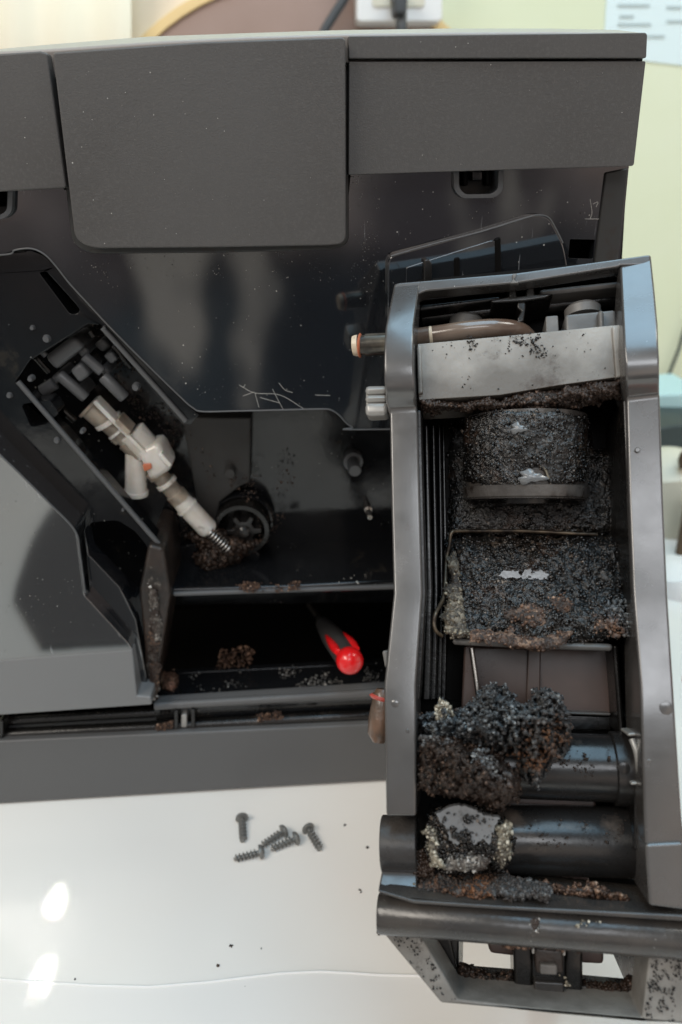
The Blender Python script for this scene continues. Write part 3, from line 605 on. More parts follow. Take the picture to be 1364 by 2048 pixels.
for x, y, r in ((94, 677, 8), (115, 880, 7), (272, 774, 8), (62, 757, 6), (165, 862, 5), (247, 1018, 3.5), (210, 655, 4), (66, 655, 5), (20, 790, 6)):
    q = MP(x, y, -.006); lathe('small_screw', q+[0, .002, 0], q+[0, -.0016, 0], [(0, r*.0002), (.6, r*.0002), (1, r*.00014)], 'mech', mac, seg=16)
for a, b, r in (((214, 838), (220, 846), 33), ((236, 858), (240, 862), 30), ((330, 962), (336, 969), 26), ((372, 1012), (376, 1016), 28)): mtube('valve_ring', a, b, r, 'milky')
hexa('valve_clip', MP, [(236, 838), (262, 864), (254, 872), (228, 846)], vw+.0105, vw, 'milky2', mac); hexa('valve_clip', MP, [(322, 905), (344, 930), (338, 936), (316, 912)], vw+.0105, vw, 'milky', mac)
hexa('valve_clip', MP, [(222, 868), (240, 884), (232, 892), (216, 876)], vw+.003, vw-.004, 'milky2', mac)
# coffee dirt inside the machine
heap('wet_grounds', MP, [(370, 1068), (440, 1062), (470, 1074), (528, 1084), (470, 1130), (440, 1150), (420, 1178), (400, 1165), (385, 1140), (398, 1100)], -.033, .013, 'crust', 'grain_dry', mac, ng=1300, gs=.0013, rag=12, edge=14, seed=4, gname='wet_grounds')
scatter('splashed_grounds', MP, [(180, 640), (330, 760), (400, 880), (440, 960), (600, 930), (560, 1060), (520, 1100), (400, 1170), (330, 1000), (250, 800)], -.034, 2600, .0005, 'grain_dry', mac, thr=.53, seed=8, nz=.002)
heap('dried_smear', MP, [(296, 1170), (316, 1180), (326, 1260), (314, 1330), (318, 1395), (298, 1398), (296, 1320), (304, 1250)], -.0005, .0012, 'greycake', 'grain_grey', mac, ng=60, gs=.0005, rag=12, edge=9, amp=.7, seed=440)
heap('dried_smear', MP, [(300, 1260), (322, 1270), (318, 1380), (300, 1390)], .0001, .0012, 'rustcake', 'grain_dry', mac, ng=90, gs=.0005, rag=12, edge=9, amp=.7, seed=441)
scatter('splashed_grounds', MP, [(470, 1168), (600, 1164), (600, 1180), (470, 1184)], -.003, 400, .0005, 'grain_rust', mac, thr=.45, seed=29)
ZP = PL((0, 0, 1), (0, 0, zf-.002))
scatter('splashed_grounds', ZP, [(315, 1345), (760, 1325), (760, 1380), (312, 1405)], 0.0, 900, .00045, 'grain_grey', mac, thr=.58, seed=12)
heap('wet_grounds', ZP, [(318, 1342), (350, 1340), (358, 1365), (345, 1385), (322, 1375)], 0, .004, 'crema', 'grain_rust', mac, ng=300, gs=.0006, rag=5, edge=10, seed=14, gname='wet_grounds')
scatter('splashed_grounds', MP, [(440, 1300), (510, 1290), (500, 1335), (430, 1340)], -.028, 250, .0008, 'grain_rust', mac, thr=.48, seed=15, nz=.003)
for q in ([(515, 1430), (560, 1424), (565, 1436), (520, 1442)], [(305, 1448), (345, 1444), (345, 1458), (310, 1462)]):
    scatter('splashed_grounds', MP, q, .0045, 160, .0006, 'grain_rust', mac, seed=16)
# pale tubes standing in for the highlights along edges, and dust
tube('edge_glint', [MP(x, y, .0003) for x, y in bez([(*p, 0) for p in curve], 120)[:, :2]], .00032, 'mech', mac, seg=6)
tube('panel_glint', bez([MP(x, y, .0040) for x, y in ((782, 512), (870, 487), (960, 464), (1050, 436), (1078, 430), (1098, 436), (1112, 458), (1126, 486))], 48), .00028, 'mech', mac, seg=6)
tube('panel_glint', bez([MP(x, y, .0062) for x, y in ((0, 910), (40, 948), (100, 1008), (150, 1062), (160, 1110), (170, 1185))], 40), .0004, 'mech', mac, seg=6)
scatter('dust', MP, [(140, 400), (200, 400), (210, 505), (690, 500), (720, 560), (180, 560), (140, 500)], .0001, 260, .00018, 'grain_grey', mac, thr=.53, seed=301)
scatter('dust', MP, [(690, 345), (760, 345), (760, 560), (700, 560)], .0001, 160, .00018, 'grain_grey', mac, thr=.52, seed=302)
scatter('dust', MP, [(140, 505), (1240, 345), (1235, 480), (770, 840), (420, 815), (200, 620)], .0001, 420, .00019, 'grain_grey', mac, thr=.54, seed=303)
scatter('dust', MP, [(0, 920), (150, 1070), (260, 1300), (0, 1320)], .0062, 90, .00018, 'grain_grey', mac, seed=304)
scatter('dust', MP, [(110, 110), (690, 80), (690, 480), (190, 480)], .0131, 70, .00011, 'grain_grey', mac, seed=305)
scatter('dust', MP, [(700, 125), (1280, 125), (1260, 325), (700, 340)], .0081, 60, .00011, 'grain_grey', mac, seed=306)
# scratches on the glossy plate
def hair(pts, r=.00008): tube('scratch', bez([MP(x, y, .0001) for x, y in pts], 12), r, 'dustmat', mac, seg=4)
for pts in ([(478, 770), (510, 786), (560, 790), (608, 818)], [(545, 778), (556, 800), (566, 818)], [(510, 786), (518, 815)], [(486, 792), (508, 784)], [(558, 766), (570, 780), (585, 785)], [(520, 795), (560, 806)],
            [(1180, 398), (1184, 425), (1180, 438)], [(1170, 438), (1206, 438)], [(1186, 408), (1196, 404), (1192, 414)], [(630, 790), (660, 791)], [(478, 770), (487, 774), (490, 769)]): hair(pts)

def mirror_tab(px, py, h=.004):                               # where the machine's face shows the table top mirrored
    r = rays(px, py); p = MP(px, py, .006); r = r*np.array([1, -1, 1]); t = (h-p[2])/r[2]; q = p+r*t; q[1] = min(q[1], -.127); return q
tp_ = [mirror_tab(x, y) for x, y in rp([(12, 1420), (28, 1180), (62, 1080), (110, 1000), (260, 965), (420, 980), (420, 1420)], [0, 20, 30, 40, 30, 0, 0])]
V = tp_+[p-np.array([0, 0, .0038]) for p in tp_]; n = len(tp_)
o = link('reflection_card', V, [list(range(n)), list(range(2*n-1, n-1, -1))]+[[i, (i+1) % n, (i+1) % n+n, i+n] for i in range(n)], 'rubber', None)  # unseen dark shape added for the curved reflection in the front panel
tag(o, 'unseen dark flat shape added on the table, mirrored in the left front panel', 'tray')

# ================================================================== SCREWDRIVER
A = MP(700, 1322, .012); B = MP(646, 1248, -.050); ax = (B-A)/np.linalg.norm(B-A)
sd = root('screwdriver', A, 'screwdriver with red round handle end sticking out of the dark opening', 'screwdriver')
lathe('handle', A-ax*.001, B, [(0, .0052), (.05, .0052), (.2, .0058), (.6, .0058), (.85, .0048), (1, .0040)], 'rubber', sd, seg=28)
lathe('handle_end', A-ax*.0055, A+ax*.0055, [(0, .0006), (.04, .0024), (.12, .0040), (.25, .0054), (.4, .0061), (.55, .0063), (.8, .0060), (1, .0050)], 'red', sd, seg=40)
up = np.array([0, 0, 1.]); u = up-ax*(ax@up); u /= np.linalg.norm(u); v = np.cross(ax, u)
for s in (-1, 1):
    p = [A+ax*t+(u*.62+v*s*.78)*(.0056+.0002*math.sin(t*80)) for t in np.linspace(.005, .034, 8)]
    tube('grip_stripe', p, [.0016, .0021, .0022, .0020, .0018, .0014, .0010, .0004], 'red', sd, seg=12)
tube('shaft', [B, B+ax*.045], .0015, 'steel', sd, seg=12)

# ================================================================== BREW UNIT
foot = GP(1100, 2020, -.085)
bu = root('brew_unit', (foot[0], foot[1], 0), 'removed grey coffee brewing unit caked in old grounds leaning upright before the machine', 'brew unit')
def gpl(name, outline, w1, w2, m, **k): return plate(name, GP, outline, w1, w2, m, bu, **k)
# side rails
strip('side_rail', GP, [(788, 567, 840, 562, -.013), (770, 655, 828, 650, -.001), (768, 690, 827, 687, .0004), (767, 730, 827, 728, .0008), (768, 762, 829, 760, .0001), (770, 784, 830, 782, -.0015), (771, 800, 831, 798, -.0036), (775, 816, 833, 813, -.0062), (779, 830, 835, 826, -.0065), (782, 1000, 840, 1000, -.0055), (787, 1187, 845, 1187, -.0055), (768, 1370, 832, 1370, .0015), (772, 1633, 833, 1633, .0015)], -.018, 'rail', bu)
strip('side_rail', GP, [(1240, 530, 1303, 508, -.013), (1243, 592, 1311, 585, -.007), (1246, 655, 1317, 650, -.001), (1247, 690, 1318, 686, .0004), (1250, 722, 1320, 718, .0007), (1251, 748, 1320, 744, .0), (1252, 766, 1320, 760, -.0016), (1252, 780, 1320, 774, -.0038), (1253, 794, 1320, 786, -.0062), (1253, 806, 1321, 798, -.0065), (1258, 1000, 1328, 1000, -.0055), (1266, 1187, 1336, 1187, -.0055), (1280, 1370, 1347, 1362, .0015), (1288, 1640, 1364, 1632, .0015), (1297, 1812, 1385, 1818, .0)], -.018, 'rail', bu)
gpl('rail_liner', [(800, 580), (832, 584), (826, 650), (826, 800), (833, 830), (843, 1187), (831, 1370), (831, 1640), (800, 1640)], -.0182, -.036, 'black', bevel=0)
gpl('rail_liner', [(1242, 540), (1290, 535), (1300, 800), (1320, 1370), (1340, 1800), (1300, 1800), (1283, 1370), (1268, 1187), (1255, 800), (1247, 655)], -.0182, -.036, 'black', bevel=0)
gpl('head_shade', [(800, 572), (1035, 550), (1290, 515), (1290, 531), (1238, 533), (1035, 562), (850, 579), (838, 590), (800, 600)], -.0186, -.037, 'pit', bevel=0)  # near-black plate added to shade the head behind the crossbar
strip('rail_cover', GP, [(1290, 1688, 1366, 1684, .0022), (1298, 1812, 1440, 1830, .0022)], -.02, 'rail', bu)
gpl('top_crossbar', rp([(786, 566), (1035, 545), (1303, 508), (1300, 530), (1241, 531), (1236, 534), (1035, 566), (850, 582), (834, 590), (828, 640), (790, 640)], [14, 0, 8, 0, 0, 6, 0, 10, 8, 0, 0]), -.0120, -.0182, 'rail', bevel=.0012, seg=3)
gpl('crack', [(1024, 548), (1034, 546), (1030, 558), (1038, 566), (1020, 567), (1027, 557)], -.0112, -.013, 'fitting', bevel=.0003)
# back structure
gpl('back_plate', [(836, 560), (1240, 520), (1262, 800), (1292, 1420), (836, 1420), (838, 830)], -.036, -.038, 'pit', bevel=0)
gpl('inner_wall', [(834, 820), (842, 820), (852, 1187), (840, 1400), (834, 1400)], -.008, -.040, 'black', bevel=.0005)
for x0, x1, w in ((850, 858, -.016), (864, 870, -.022), (876, 881, -.028), (884, 890, -.033)):
    gpl('wall_rib', [(x0, 850), (x0+5, 850), (x1+6, 1180), (x1+2, 1400), (x0-4, 1400), (x0+4, 1180)], w, -.040, 'black', bevel=.0008)
gpl('inner_wall', [(1246, 800), (1254, 800), (1292, 1420), (1284, 1700), (1268, 1700), (1270, 1400)], -.008, -.040, 'black', bevel=.0005)
gpl('wall_rib', [(1225, 1290), (1236, 1290), (1250, 1470), (1238, 1470)], -.018, -.040, 'black', bevel=.001)
gpl('wall_rib', [(1262, 1190), (1268, 1190), (1288, 1460), (1280, 1460)], -.010, -.020, 'fitting', bevel=.0006)
# bars in the head
tube('head_rod', [GP(845, 636, -.030), GP(1250, 598, -.030)], .0024, 'black', bu)
gpl('head_bar', [(838, 608), (1000, 590), (1004, 600), (838, 622)], -.022, -.036, 'black', bevel=.0008)
gpl('head_bar', [(1078, 578), (1245, 560), (1247, 572), (1082, 590)], -.020, -.036, 'fitting', bevel=.0010)
gpl('head_bar', [(838, 596), (1020, 578), (1020, 582), (838, 602)], -.024, -.036, 'black', bevel=.0005)
gpl('head_bar', [(1078, 566), (1245, 548), (1245, 552), (1078, 571)], -.024, -.036, 'black', bevel=.0005)
gpl('head_bracket', [(1016, 566), (1030, 564), (1034, 592), (1052, 590), (1054, 566), (1066, 562), (1070, 588), (1108, 586), (1090, 596), (1050, 602), (985, 606), (980, 600), (1018, 592)], -.017, -.034, 'black', bevel=.0006)
gpl('head_hook', [(1034, 602), (1052, 600), (1052, 616), (1048, 642), (1036, 646), (1034, 636), (1042, 622), (1034, 616)], -.018, -.030, 'black', bevel=.0006)
# silicone hose
tube('hose', bez([GP(826, 676, -.018), GP(880, 669, -.016), GP(940, 660, -.015), (GP(1000, 657, -.017)), GP(1040, 664, -.021), GP(1062, 685, -.025)]), .0031, 'hose', bu)
for x, y in ((862, 671), (905, 665)): lathe('hose_clamp', GP(x-4, y+1, -.0163), GP(x+4, y, -.0163), [(0, .0028), (.2, .0031), (.8, .0031), (1, .0028)], 'grease', bu, seg=24)
lathe('hose_cap', GP(930, 665, -.030), GP(935, 636, -.030), [(0, .006), (.8, .006), (1, .005)], 'fitting', bu)
tube('hose', bez([GP(1160, 700, -.018), GP(1225, 690, -.016), GP(1238, 718, -.016), GP(1205, 735, -.017), (GP(1160, 735, -.018))]), .0020, 'fitting', bu)
# fitting at the right of the head
gpl('fitting_block', [(1130, 628), (1232, 618), (1236, 668), (1132, 676)], -.014, -.034, 'fitting', bevel=.001)
lathe('fitting_cap', GP(1166, 634, -.024), GP(1164, 612, -.024), [(0, .0058), (.7, .0058), (1, .0046)], 'fitting', bu)
gpl('fitting_lug', rp([(1091, 632), (1116, 630), (1118, 664), (1092, 666)], 4), -.015, -.034, 'fitting', bevel=.001)
gpl('fitting_rib', [(1196, 620), (1208, 619), (1210, 660), (1198, 661)], -.011, -.02, 'fitting', bevel=.001)
# zinc block
gpl('metal_block', rp([(835, 688), (1030, 670), (1242, 649), (1250, 752), (1120, 770), (1000, 790), (838, 800)], 2), -.008, -.030, 'zinc', bevel=.0008)
gpl('block_edge', [(834, 692), (842, 690), (846, 786), (836, 788)], -.0068, -.01, 'zinc', bevel=.0005)
gpl('block_edge', [(1224, 652), (1242, 650), (1250, 752), (1232, 756)], -.0068, -.01, 'zinc', bevel=.0005)
heap('grounds_crust', GP, [(836, 792), (900, 800), (1000, 792), (1080, 775), (1140, 764), (1248, 752), (1250, 796), (1230, 800), (1150, 812), (1080, 832), (960, 822), (838, 828)], -.014, .010, 'crust', 'grain_dry', bu, ng=1600, gs=.00058, rag=14, edge=16, seed=21, amp=.5)
scatter('grounds_on_block', GP, [(930, 672), (1110, 664), (1110, 720), (1000, 700), (940, 700)], -.0079, 420, .0003, 'grain_wet', bu, thr=.54, seed=23)
scatter('grounds_on_block', GP, [(840, 690), (1245, 655), (1250, 750), (840, 796)], -.0079, 160, .0002, 'grain_wet', bu, thr=.56, seed=24)
# brew cylinder
ct, cb = GP(1050, 836, -.0250), GP(1050, 1000, -.0287)
RR = np.linalg.norm(GP(1178, 985, -.026)-GP(922, 985, -.026))/2
cax = (cb-ct)/np.linalg.norm(cb-ct)
def cylpt(px, py, extra=0.):
    """sight line meets the brew cylinder"""
    r = rays(px, py); d = r; oc = O-ct; R_ = RR*.97+extra
    dp = d-np.outer(d@cax, cax); op = oc-(oc@cax)*cax
    a = (dp*dp).sum(-1); b = 2*(dp@op); c = op@op-R_**2; disc = np.maximum(b*b-4*a*c, 0)
    return O+d*((-b-np.sqrt(disc))/(2*a))[:, None], (b*b-4*a*c) > 0
lathe('brew_cylinder', ct, cb, [(0, RR*.96), (1, RR*.96)], 'railwet', bu, seg=64)
lathe('cylinder_foot', GP(1050, 994, -.0285), GP(1050, 1011, -.0290), [(0, RR*.55), (.7, RR*.55), (.75, RR*.5), (1, RR*.45)], 'black', bu, seg=48)
X = RNG.uniform(918, 1182, 30000); Y = RNG.uniform(828, 978, 30000)
Pc, okc = cylpt(X, Y, .0003)
nz = fbm(np.stack([X, Y, X*0+2], -1), .035, 4, 31)
hole = ((X-1060)/34)**2+((Y-955)/18)**2+(nz-.5)*3 < 1
hole2 = ((X-1035)/20)**2+((Y-858)/16)**2+(nz-.5)*4 < .8
k = (RNG.uniform(0, 1, len(X)) < .6) & okc & (RNG.uniform(0, 1, len(X)) < .55+1.6*(nz-.35)) & ~hole & ~hole2 & ((Y < 974+14*(nz-.5)*4) | (nz > .60)); Pc = Pc[k]
cw = lambda x, y, w: cylpt(np.ravel(x), np.ravel(y), np.broadcast_to(w, np.shape(np.ravel(x))) if np.ndim(w) else w)[0]
heap('caked_grounds', cw, [(924, 838), (980, 822), (1120, 822), (1176, 838), (1176, 962), (1120, 970), (1098, 970), (1092, 945), (1075, 936), (1052, 936), (1040, 950), (1038, 972), (980, 970), (924, 962)], .0, .0011, 'wet', 'grain_wet', bu, ng=1500, gs=.00055, rag=5, edge=6, amp=.7, seed=35, bil=.5, fine=.0006, skirt=False)
lathe('cylinder_ring', ct+(cb-ct)*.845, ct+(cb-ct)*1.0, [(0, RR*.98), (.05, RR*1.0), (.5, RR*.995), (.85, RR*.985), (1, RR*.95)], 'ring', bu, seg=72)
Pw, _ = cylpt(np.array([1.]), np.array([1.]))
# water patches on the grounds, their reflections put into opaque grey
def cpatch(cx_, cy_, rx, ry, ex):
    t = np.linspace(0, 2*math.pi, 40, endpoint=False); rr = 1+.28*np.sin(3*t+1)+.15*np.sin(7*t)
    px = cx_+rx*rr*np.cos(t); py = cy_+ry*rr*np.sin(t); a, _ = cylpt(px, py, ex); c, _ = cylpt(np.array([cx_]), np.array([cy_]), ex+.0001)
    b, _ = cylpt(px, py, ex-.0006)
    V = np.concatenate([a, b, c]); n = 40
    link('water_patch', V, [[i, (i+1) % n, 2*n] for i in range(n)]+[[i, (i+1) % n, (i+1) % n+n, i+n] for i in range(n)], 'water', bu, smooth=True)
cpatch(1062, 954, 26, 13, .0012); cpatch(1036, 857, 15, 10, .0014)
# fibre
tube('fibre', bez([cylpt(np.array([x]), np.array([y]), .0009)[0][0] for x, y in ((1078, 930), (1090, 938), (1096, 952), (1098, 958))], 10), .00028, 'grain_pale', bu, seg=6)
# back wall with wet grounds, sloping tray
tray_w = lambda X, Y: -.034+.020*np.clip((Y-1060)/230, 0, 1)+0*X
heap('grounds_layer', GP, [(896, 850), (930, 830), (1175, 830), (1190, 900), (1250, 880), (1252, 1075), (896, 1075)], -.036, .004, 'wet', 'grain_wet', bu, ng=1500, gs=.00055, rag=6, edge=10, seed=33, step=2.4)
heap('grounds_tray', GP, [(890, 1072), (1256, 1068), (1262, 1180), (1262, 1275), (1180, 1285), (1090, 1296), (1045, 1302), (1000, 1285), (925, 1282), (895, 1262), (880, 1220), (900, 1150)], -.03, .006, 'wet', 'grain_wet', bu, ng=3800, gs=.00055, rag=14, edge=16, seed=37, wfun=tray_w, step=2.2, amp=.5)
trw = lambda X, Y: tray_w(X, Y)+.0065
for n_, q_ in enumerate(([(1000, 1215), (1060, 1200), (1110, 1225), (1080, 1255), (1020, 1250)], [(1085, 1195), (1130, 1190), (1160, 1215), (1120, 1232)], [(935, 1262), (1000, 1255), (1060, 1268), (1150, 1262), (1130, 1294), (1060, 1306), (1000, 1290), (940, 1284)], [(1180, 1225), (1215, 1230), (1222, 1262), (1190, 1268)])):
    heap('dried_crust', GP, q_, 0, .0016, 'rustcake', 'grain_rust', bu, ng=110, gs=.0005, rag=13, edge=10, amp=.6, seed=400+n_, wfun=lambda X, Y: tray_w(X, Y)+.0056, fine=.0009, skirt=False)
heap('pale_crust', GP, [(886, 1112), (912, 1100), (924, 1150), (930, 1210), (936, 1270), (905, 1276), (884, 1232), (898, 1170)], 0, .0022, 'tancake', 'grain_tan', bu, ng=160, gs=.0005, rag=12, edge=10, amp=.6, seed=43, wfun=lambda X, Y: tray_w(X, Y)+.0050, fine=.0009)
scatter('pale_crust', GP, [(1210, 1200), (1258, 1200), (1258, 1270), (1200, 1275)], trw, 260, .0006, 'grain_mold', bu, thr=.45, seed=44)
def puddle(name, pts, w, m='water', parent=None, T=.0005):
    q = []
    for i in range(len(pts)):
        a, b = np.array(pts[i], float), np.array(pts[(i+1) % len(pts)], float); k = max(1, int(np.hypot(*(b-a))/3.5))
        for j in range(k): q.append(tuple(a+(b-a)*j/k+RNG.normal(0, 1.25, 2)))
    return plate(name, GP, q, w, w-T*3, m, bu if parent is None else parent, bevel=0)
puddle('water_patch', [(996, 1150), (1004, 1146), (1012, 1140), (1022, 1144), (1034, 1142), (1040, 1152), (1050, 1140), (1060, 1138), (1072, 1144), (1082, 1140), (1092, 1146), (1104, 1152), (1098, 1158), (1074, 1160), (1050, 1158), (1030, 1156), (1008, 1156)], -.034+.02*.39+.0070)
# wire bail
wp = [GP(1195, 1069, -.0305), GP(1130, 1066, -.0297), GP(1050, 1062, -.0294), GP(980, 1062, -.0298), GP(920, 1062, -.0275), GP(903, 1066, -.026), GP(899, 1090, -.0262), GP(893, 1120, -.0258), GP(888, 1190, -.019), GP(872, 1225, -.011), GP(868, 1245, -.010), GP(872, 1262, -.010), GP(884, 1272, -.012)]
tube('wire_bail', bez(wp, 72), .0006, 'brass', bu, seg=10)
gpl('tray_lip', [(905, 1276), (1226, 1288), (1226, 1303), (1150, 1301), (905, 1290)], -.012, -.026, 'fitting', bevel=.001)
# brown box behind
gpl('brown_box', [(930, 1290), (1222, 1296), (1226, 1432), (926, 1420)], -.030, -.045, 'brown', bevel=.0012)
gpl('box_rib', [(1056, 1290), (1082, 1292), (1080, 1425), (1052, 1425)], -.0285, -.032, 'brown', bevel=.0005)
gpl('box_side', [(928, 1290), (946, 1290), (960, 1425), (922, 1425)], -.024, -.04, 'brown', bevel=.0008)
gpl('box_lip', [(1110, 1422), (1222, 1426), (1222, 1432), (1110, 1428)], -.026, -.034, 'fitting', bevel=.0008)
gpl('box_lip', [(1110, 1428), (1222, 1432), (1224, 1462), (1110, 1462)], -.032, -.042, 'black', bevel=.0006)
tube('thin_rod', [GP(943, 1296, -.020), GP(958, 1400, -.020)], .0008, 'steel', bu, seg=10)
# lower shafts
def shaft(name, a, b, w, r, m='roller', prof=None):
    return lathe(name, GP(*a, w), GP(*b, w), prof or [(0, r), (1, r)], m, bu, seg=56)
R1 = .0093; R2 = .0092
gpl('shaft_back', [(830, 1395), (1300, 1440), (1312, 1800), (830, 1780)], -.034, -.037, 'pit', bevel=0)
shaft('upper_shaft', (960, 1528), (1222, 1536), -.018, R1)
shaft('shaft_collar', (1222, 1536), (1265, 1538), -.018, R1*1.06, prof=[(0, R1*1.02), (.06, R1*1.1), (.94, R1*1.1), (1, R1*1.04)])
shaft('shaft_flange', (1265, 1538), (1292, 1540), -.018, R1*.7)
q = GP(1248, 1536, -.018+R1*1.1); lathe('collar_dimple', q+GP.n*-.001, q+GP.n*.0004, [(0, .0016), (.9, .0016), (1, .0011)], 'roller', bu, seg=20)
tube('bent_pin', bez([GP(1264, 1478, -.006), GP(1275, 1510, -.005), GP(1281, 1560, -.006)], 12), .0009, 'silver', bu, seg=10)
gpl('pin_end', [(1256, 1466), (1282, 1465), (1282, 1472), (1256, 1473)], -.006, -.016, 'silver', bevel=.0004)
gpl('pin_end', [(1262, 1564), (1284, 1563), (1284, 1570), (1262, 1571)], -.006, -.016, 'silver', bevel=.0004)
gpl('cross_web', [(1000, 1578), (1190, 1585), (1196, 1632), (1040, 1630), (1000, 1620)], -.022, -.034, 'brown', bevel=.001)
shaft('lower_shaft', (862, 1672), (1268, 1684), -.019, R2, prof=[(0, R2*.96), (.01, R2*1.03), (.98, R2*1.03), (1, R2*.97)])
gpl('lower_web', [(1030, 1735), (1178, 1742), (1180, 1792), (1060, 1786), (1030, 1770)], -.024, -.034, 'brown', bevel=.001)
gpl('lower_web', [(1120, 1740), (1122, 1740), (1124, 1790), (1120, 1790)], -.0235, -.03, 'pit', bevel=0)
# white drip on the web and puddle on the shaft
heap('white_scale', GP, [(1154, 1566), (1170, 1562), (1190, 1572), (1196, 1576), (1160, 1574)], -.014, .0012, 'white', 'grain_pale', bu, ng=40, gs=.0004, rag=1, edge=4, step=2.2, seed=50)
# left boss at the bottom of the rail
A = GP(765, 1688, -.011); B = GP(836, 1690, -.011)
lathe('rail_boss', A, B, [(0, .0076), (.03, .0079), (.97, .0079), (1, .0076)], 'railwet', bu, seg=48)
hexa('boss_web', GP, [(764, 1740), (834, 1744), (834, 1795), (756, 1782)], [-.006, -.006, -.0015, -.0015], -.03, 'rail', bu)
# bottom ledge, lip and big cylinder bar
hexa('bottom_ledge', GP, [(826, 1742), (1298, 1792), (1420, 1832), (1420, 1850), (760, 1790), (758, 1782)], [-.012, -.012, -.004, .001, .001, .001], -.02, 'railwet', bu, bevel=.0006)
strip('bottom_lip', GP, [(756, 1779, 757, 1786, .0014), (828, 1800, 828, 1808, .0020), (1010, 1812, 1010, 1820, .0020), (1200, 1822, 1200, 1832, .0020), (1440, 1834, 1440, 1848, .0020)], -.006, 'railwet', bu, bevel=.0004)
RB = .0052
lathe('bottom_bar', GP(757, 1826, -.004), GP(1470, 1882, -.004), [(0, RB*.93), (.008, RB), (.99, RB), (1, RB*.9)], 'railwet', bu, seg=48)
# foot frame seen past the bar
fo = [(757, 1858), (1100, 1884), (1470, 1916), (1460, 2110), (1340, 2045), (882, 2006)]
fo = [(757, 1856), (1100, 1880), (1480, 1910), (1400, 2052), (882, 2007)]
fh = [(843, 1874), (1090, 1893), (1298, 1912), (1284, 2036), (1100, 2020), (916, 1999)]
gpl('foot_frame', fo, -.006, -.020, 'foot', holes=[fh], bevel=.0008)
# box behind the foot frame
gpl('foot_wall', [(838, 1870), (900, 1872), (925, 1990), (914, 2004)], -.0205, -.075, 'black', bevel=.0006)
gpl('foot_wall', [(1272, 1905), (1300, 1912), (1292, 2040), (1280, 2036)], -.0205, -.075, 'black', bevel=.0006)
gpl('foot_sill', [(905, 1962), (1100, 1978), (1292, 1996), (1290, 2042), (1100, 2024), (905, 2002)], -.0205, -.032, 'black', bevel=.0012)
gpl('foot_post', [(880, 1872), (918, 1874), (918, 1985), (905, 1985)], -.022, -.045, 'black', bevel=.001)
gpl('foot_post', [(1026, 1888), (1066, 1890), (1066, 2020), (1030, 2018)], -.018, -.04, 'black', bevel=.001)
gpl('foot_post', [(1130, 1895), (1166, 1897), (1166, 2025), (1130, 2022)], -.018, -.04, 'black', bevel=.001)
gpl('clip_back', [(1062, 1888), (1132, 1892), (1132, 2022), (1062, 2018)], -.019, -.03, 'black', bevel=.0006)
gpl('foot_clip', [(1068, 1896), (1126, 1900), (1128, 1950), (1072, 1948)], -.012, -.022, 'dirt', bevel=.0008)
gpl('clip_step', [(1080, 1928), (1115, 1930), (1115, 1952), (1080, 1950)], -.0105, -.013, 'fitting', bevel=.0006)
gpl('clip_foot', [(1068, 1962), (1128, 1966), (1130, 2018), (1068, 2014)], -.016, -.02, 'railwet', bevel=.0006)
gpl('clip_pin', [(1064, 1897), (1069, 1897), (1069, 1908), (1064, 1908)], -.0095, -.012, 'silver', bevel=.0002)
gpl('clip_pin', [(1126, 1900), (1131, 1900), (1131, 1912), (1126, 1912)], -.0095, -.012, 'silver', bevel=.0002)
gpl('brown_tab', [(972, 1876), (1032, 1880), (1030, 1914), (980, 1908)], -.026, -.045, 'brown', bevel=.001)
gpl('brown_tab', [(1150, 1890), (1208, 1896), (1208, 1930), (1160, 1928)], -.026, -.045, 'brown', bevel=.001)
# rear legs reaching the table
for x in (1082,):
    a = GP(x, 1900, -.030); b = GP(x, 1900, -.125); c = np.array([b[0], b[1], 0.0]); n_ = np.array([.008, 0, 0])
    V = [a, a+n_, b+n_, b, [b[0], b[1]-.012, 0], [b[0]+.008, b[1]-.012, 0], [c[0]+.008, c[1], 0], c]
    link('rear_leg', V, [[0, 1, 2, 3], [4, 5, 6, 7][::-1], [0, 1, 5, 4], [1, 2, 6, 5], [2, 3, 7, 6], [3, 0, 4, 7]], 'black', bu, bevel=.0006)
heap('foot_grounds', GP, [(920, 1925), (940, 1934), (985, 1950), (1026, 1942), (1030, 1975), (918, 1966)], -.0215, .003, 'crust', 'grain_dry', bu, ng=900, gs=.0006, rag=6, edge=8, seed=61)
heap('foot_grounds', GP, [(1166, 1962), (1200, 1970), (1245, 1966), (1260, 1950), (1284, 1968), (1284, 2000), (1166, 1985)], -.0215, .003, 'crust', 'grain_dry', bu, ng=900, gs=.0006, rag=6, edge=8, seed=63)
scatter('foot_dirt', GP, [(1064, 1950), (1134, 1950), (1140, 1972), (1060, 1970)], -.012, 160, .0005, 'grain_pale', bu, thr=.5, seed=65)
scatter('foot_dirt', GP, [(770, 1860), (842, 1876), (912, 2000), (880, 2000)], -.0058, 420, .00022, 'grain_wet', bu, thr=.55, seed=66, sc=.09)
scatter('foot_dirt', GP, [(1300, 1912), (1364, 1915), (1350, 2040), (1288, 2034)], -.0058, 420, .00022, 'grain_wet', bu, thr=.55, seed=67, sc=.09)
scatter('ledge_dirt', GP, [(1000, 1880), (1180, 1890), (1180, 1900), (1000, 1896)], -.0050, 300, .0005, 'grain_rust', bu, thr=.45, seed=68)
heap('bar_dirt', GP, [(1056, 1836), (1075, 1832), (1084, 1856), (1072, 1880), (1060, 1876)], .0006, .0009, 'greycake', 'grain_grey', bu, ng=30, gs=.0004, rag=8, edge=6, amp=.7, seed=450, skirt=False)
scatter('bar_dirt', GP, [(1160, 1838), (1225, 1846), (1222, 1862), (1150, 1856)], .0012, 36, .0004, 'grain_pale', bu, thr=.52, seed=69, sc=.05)
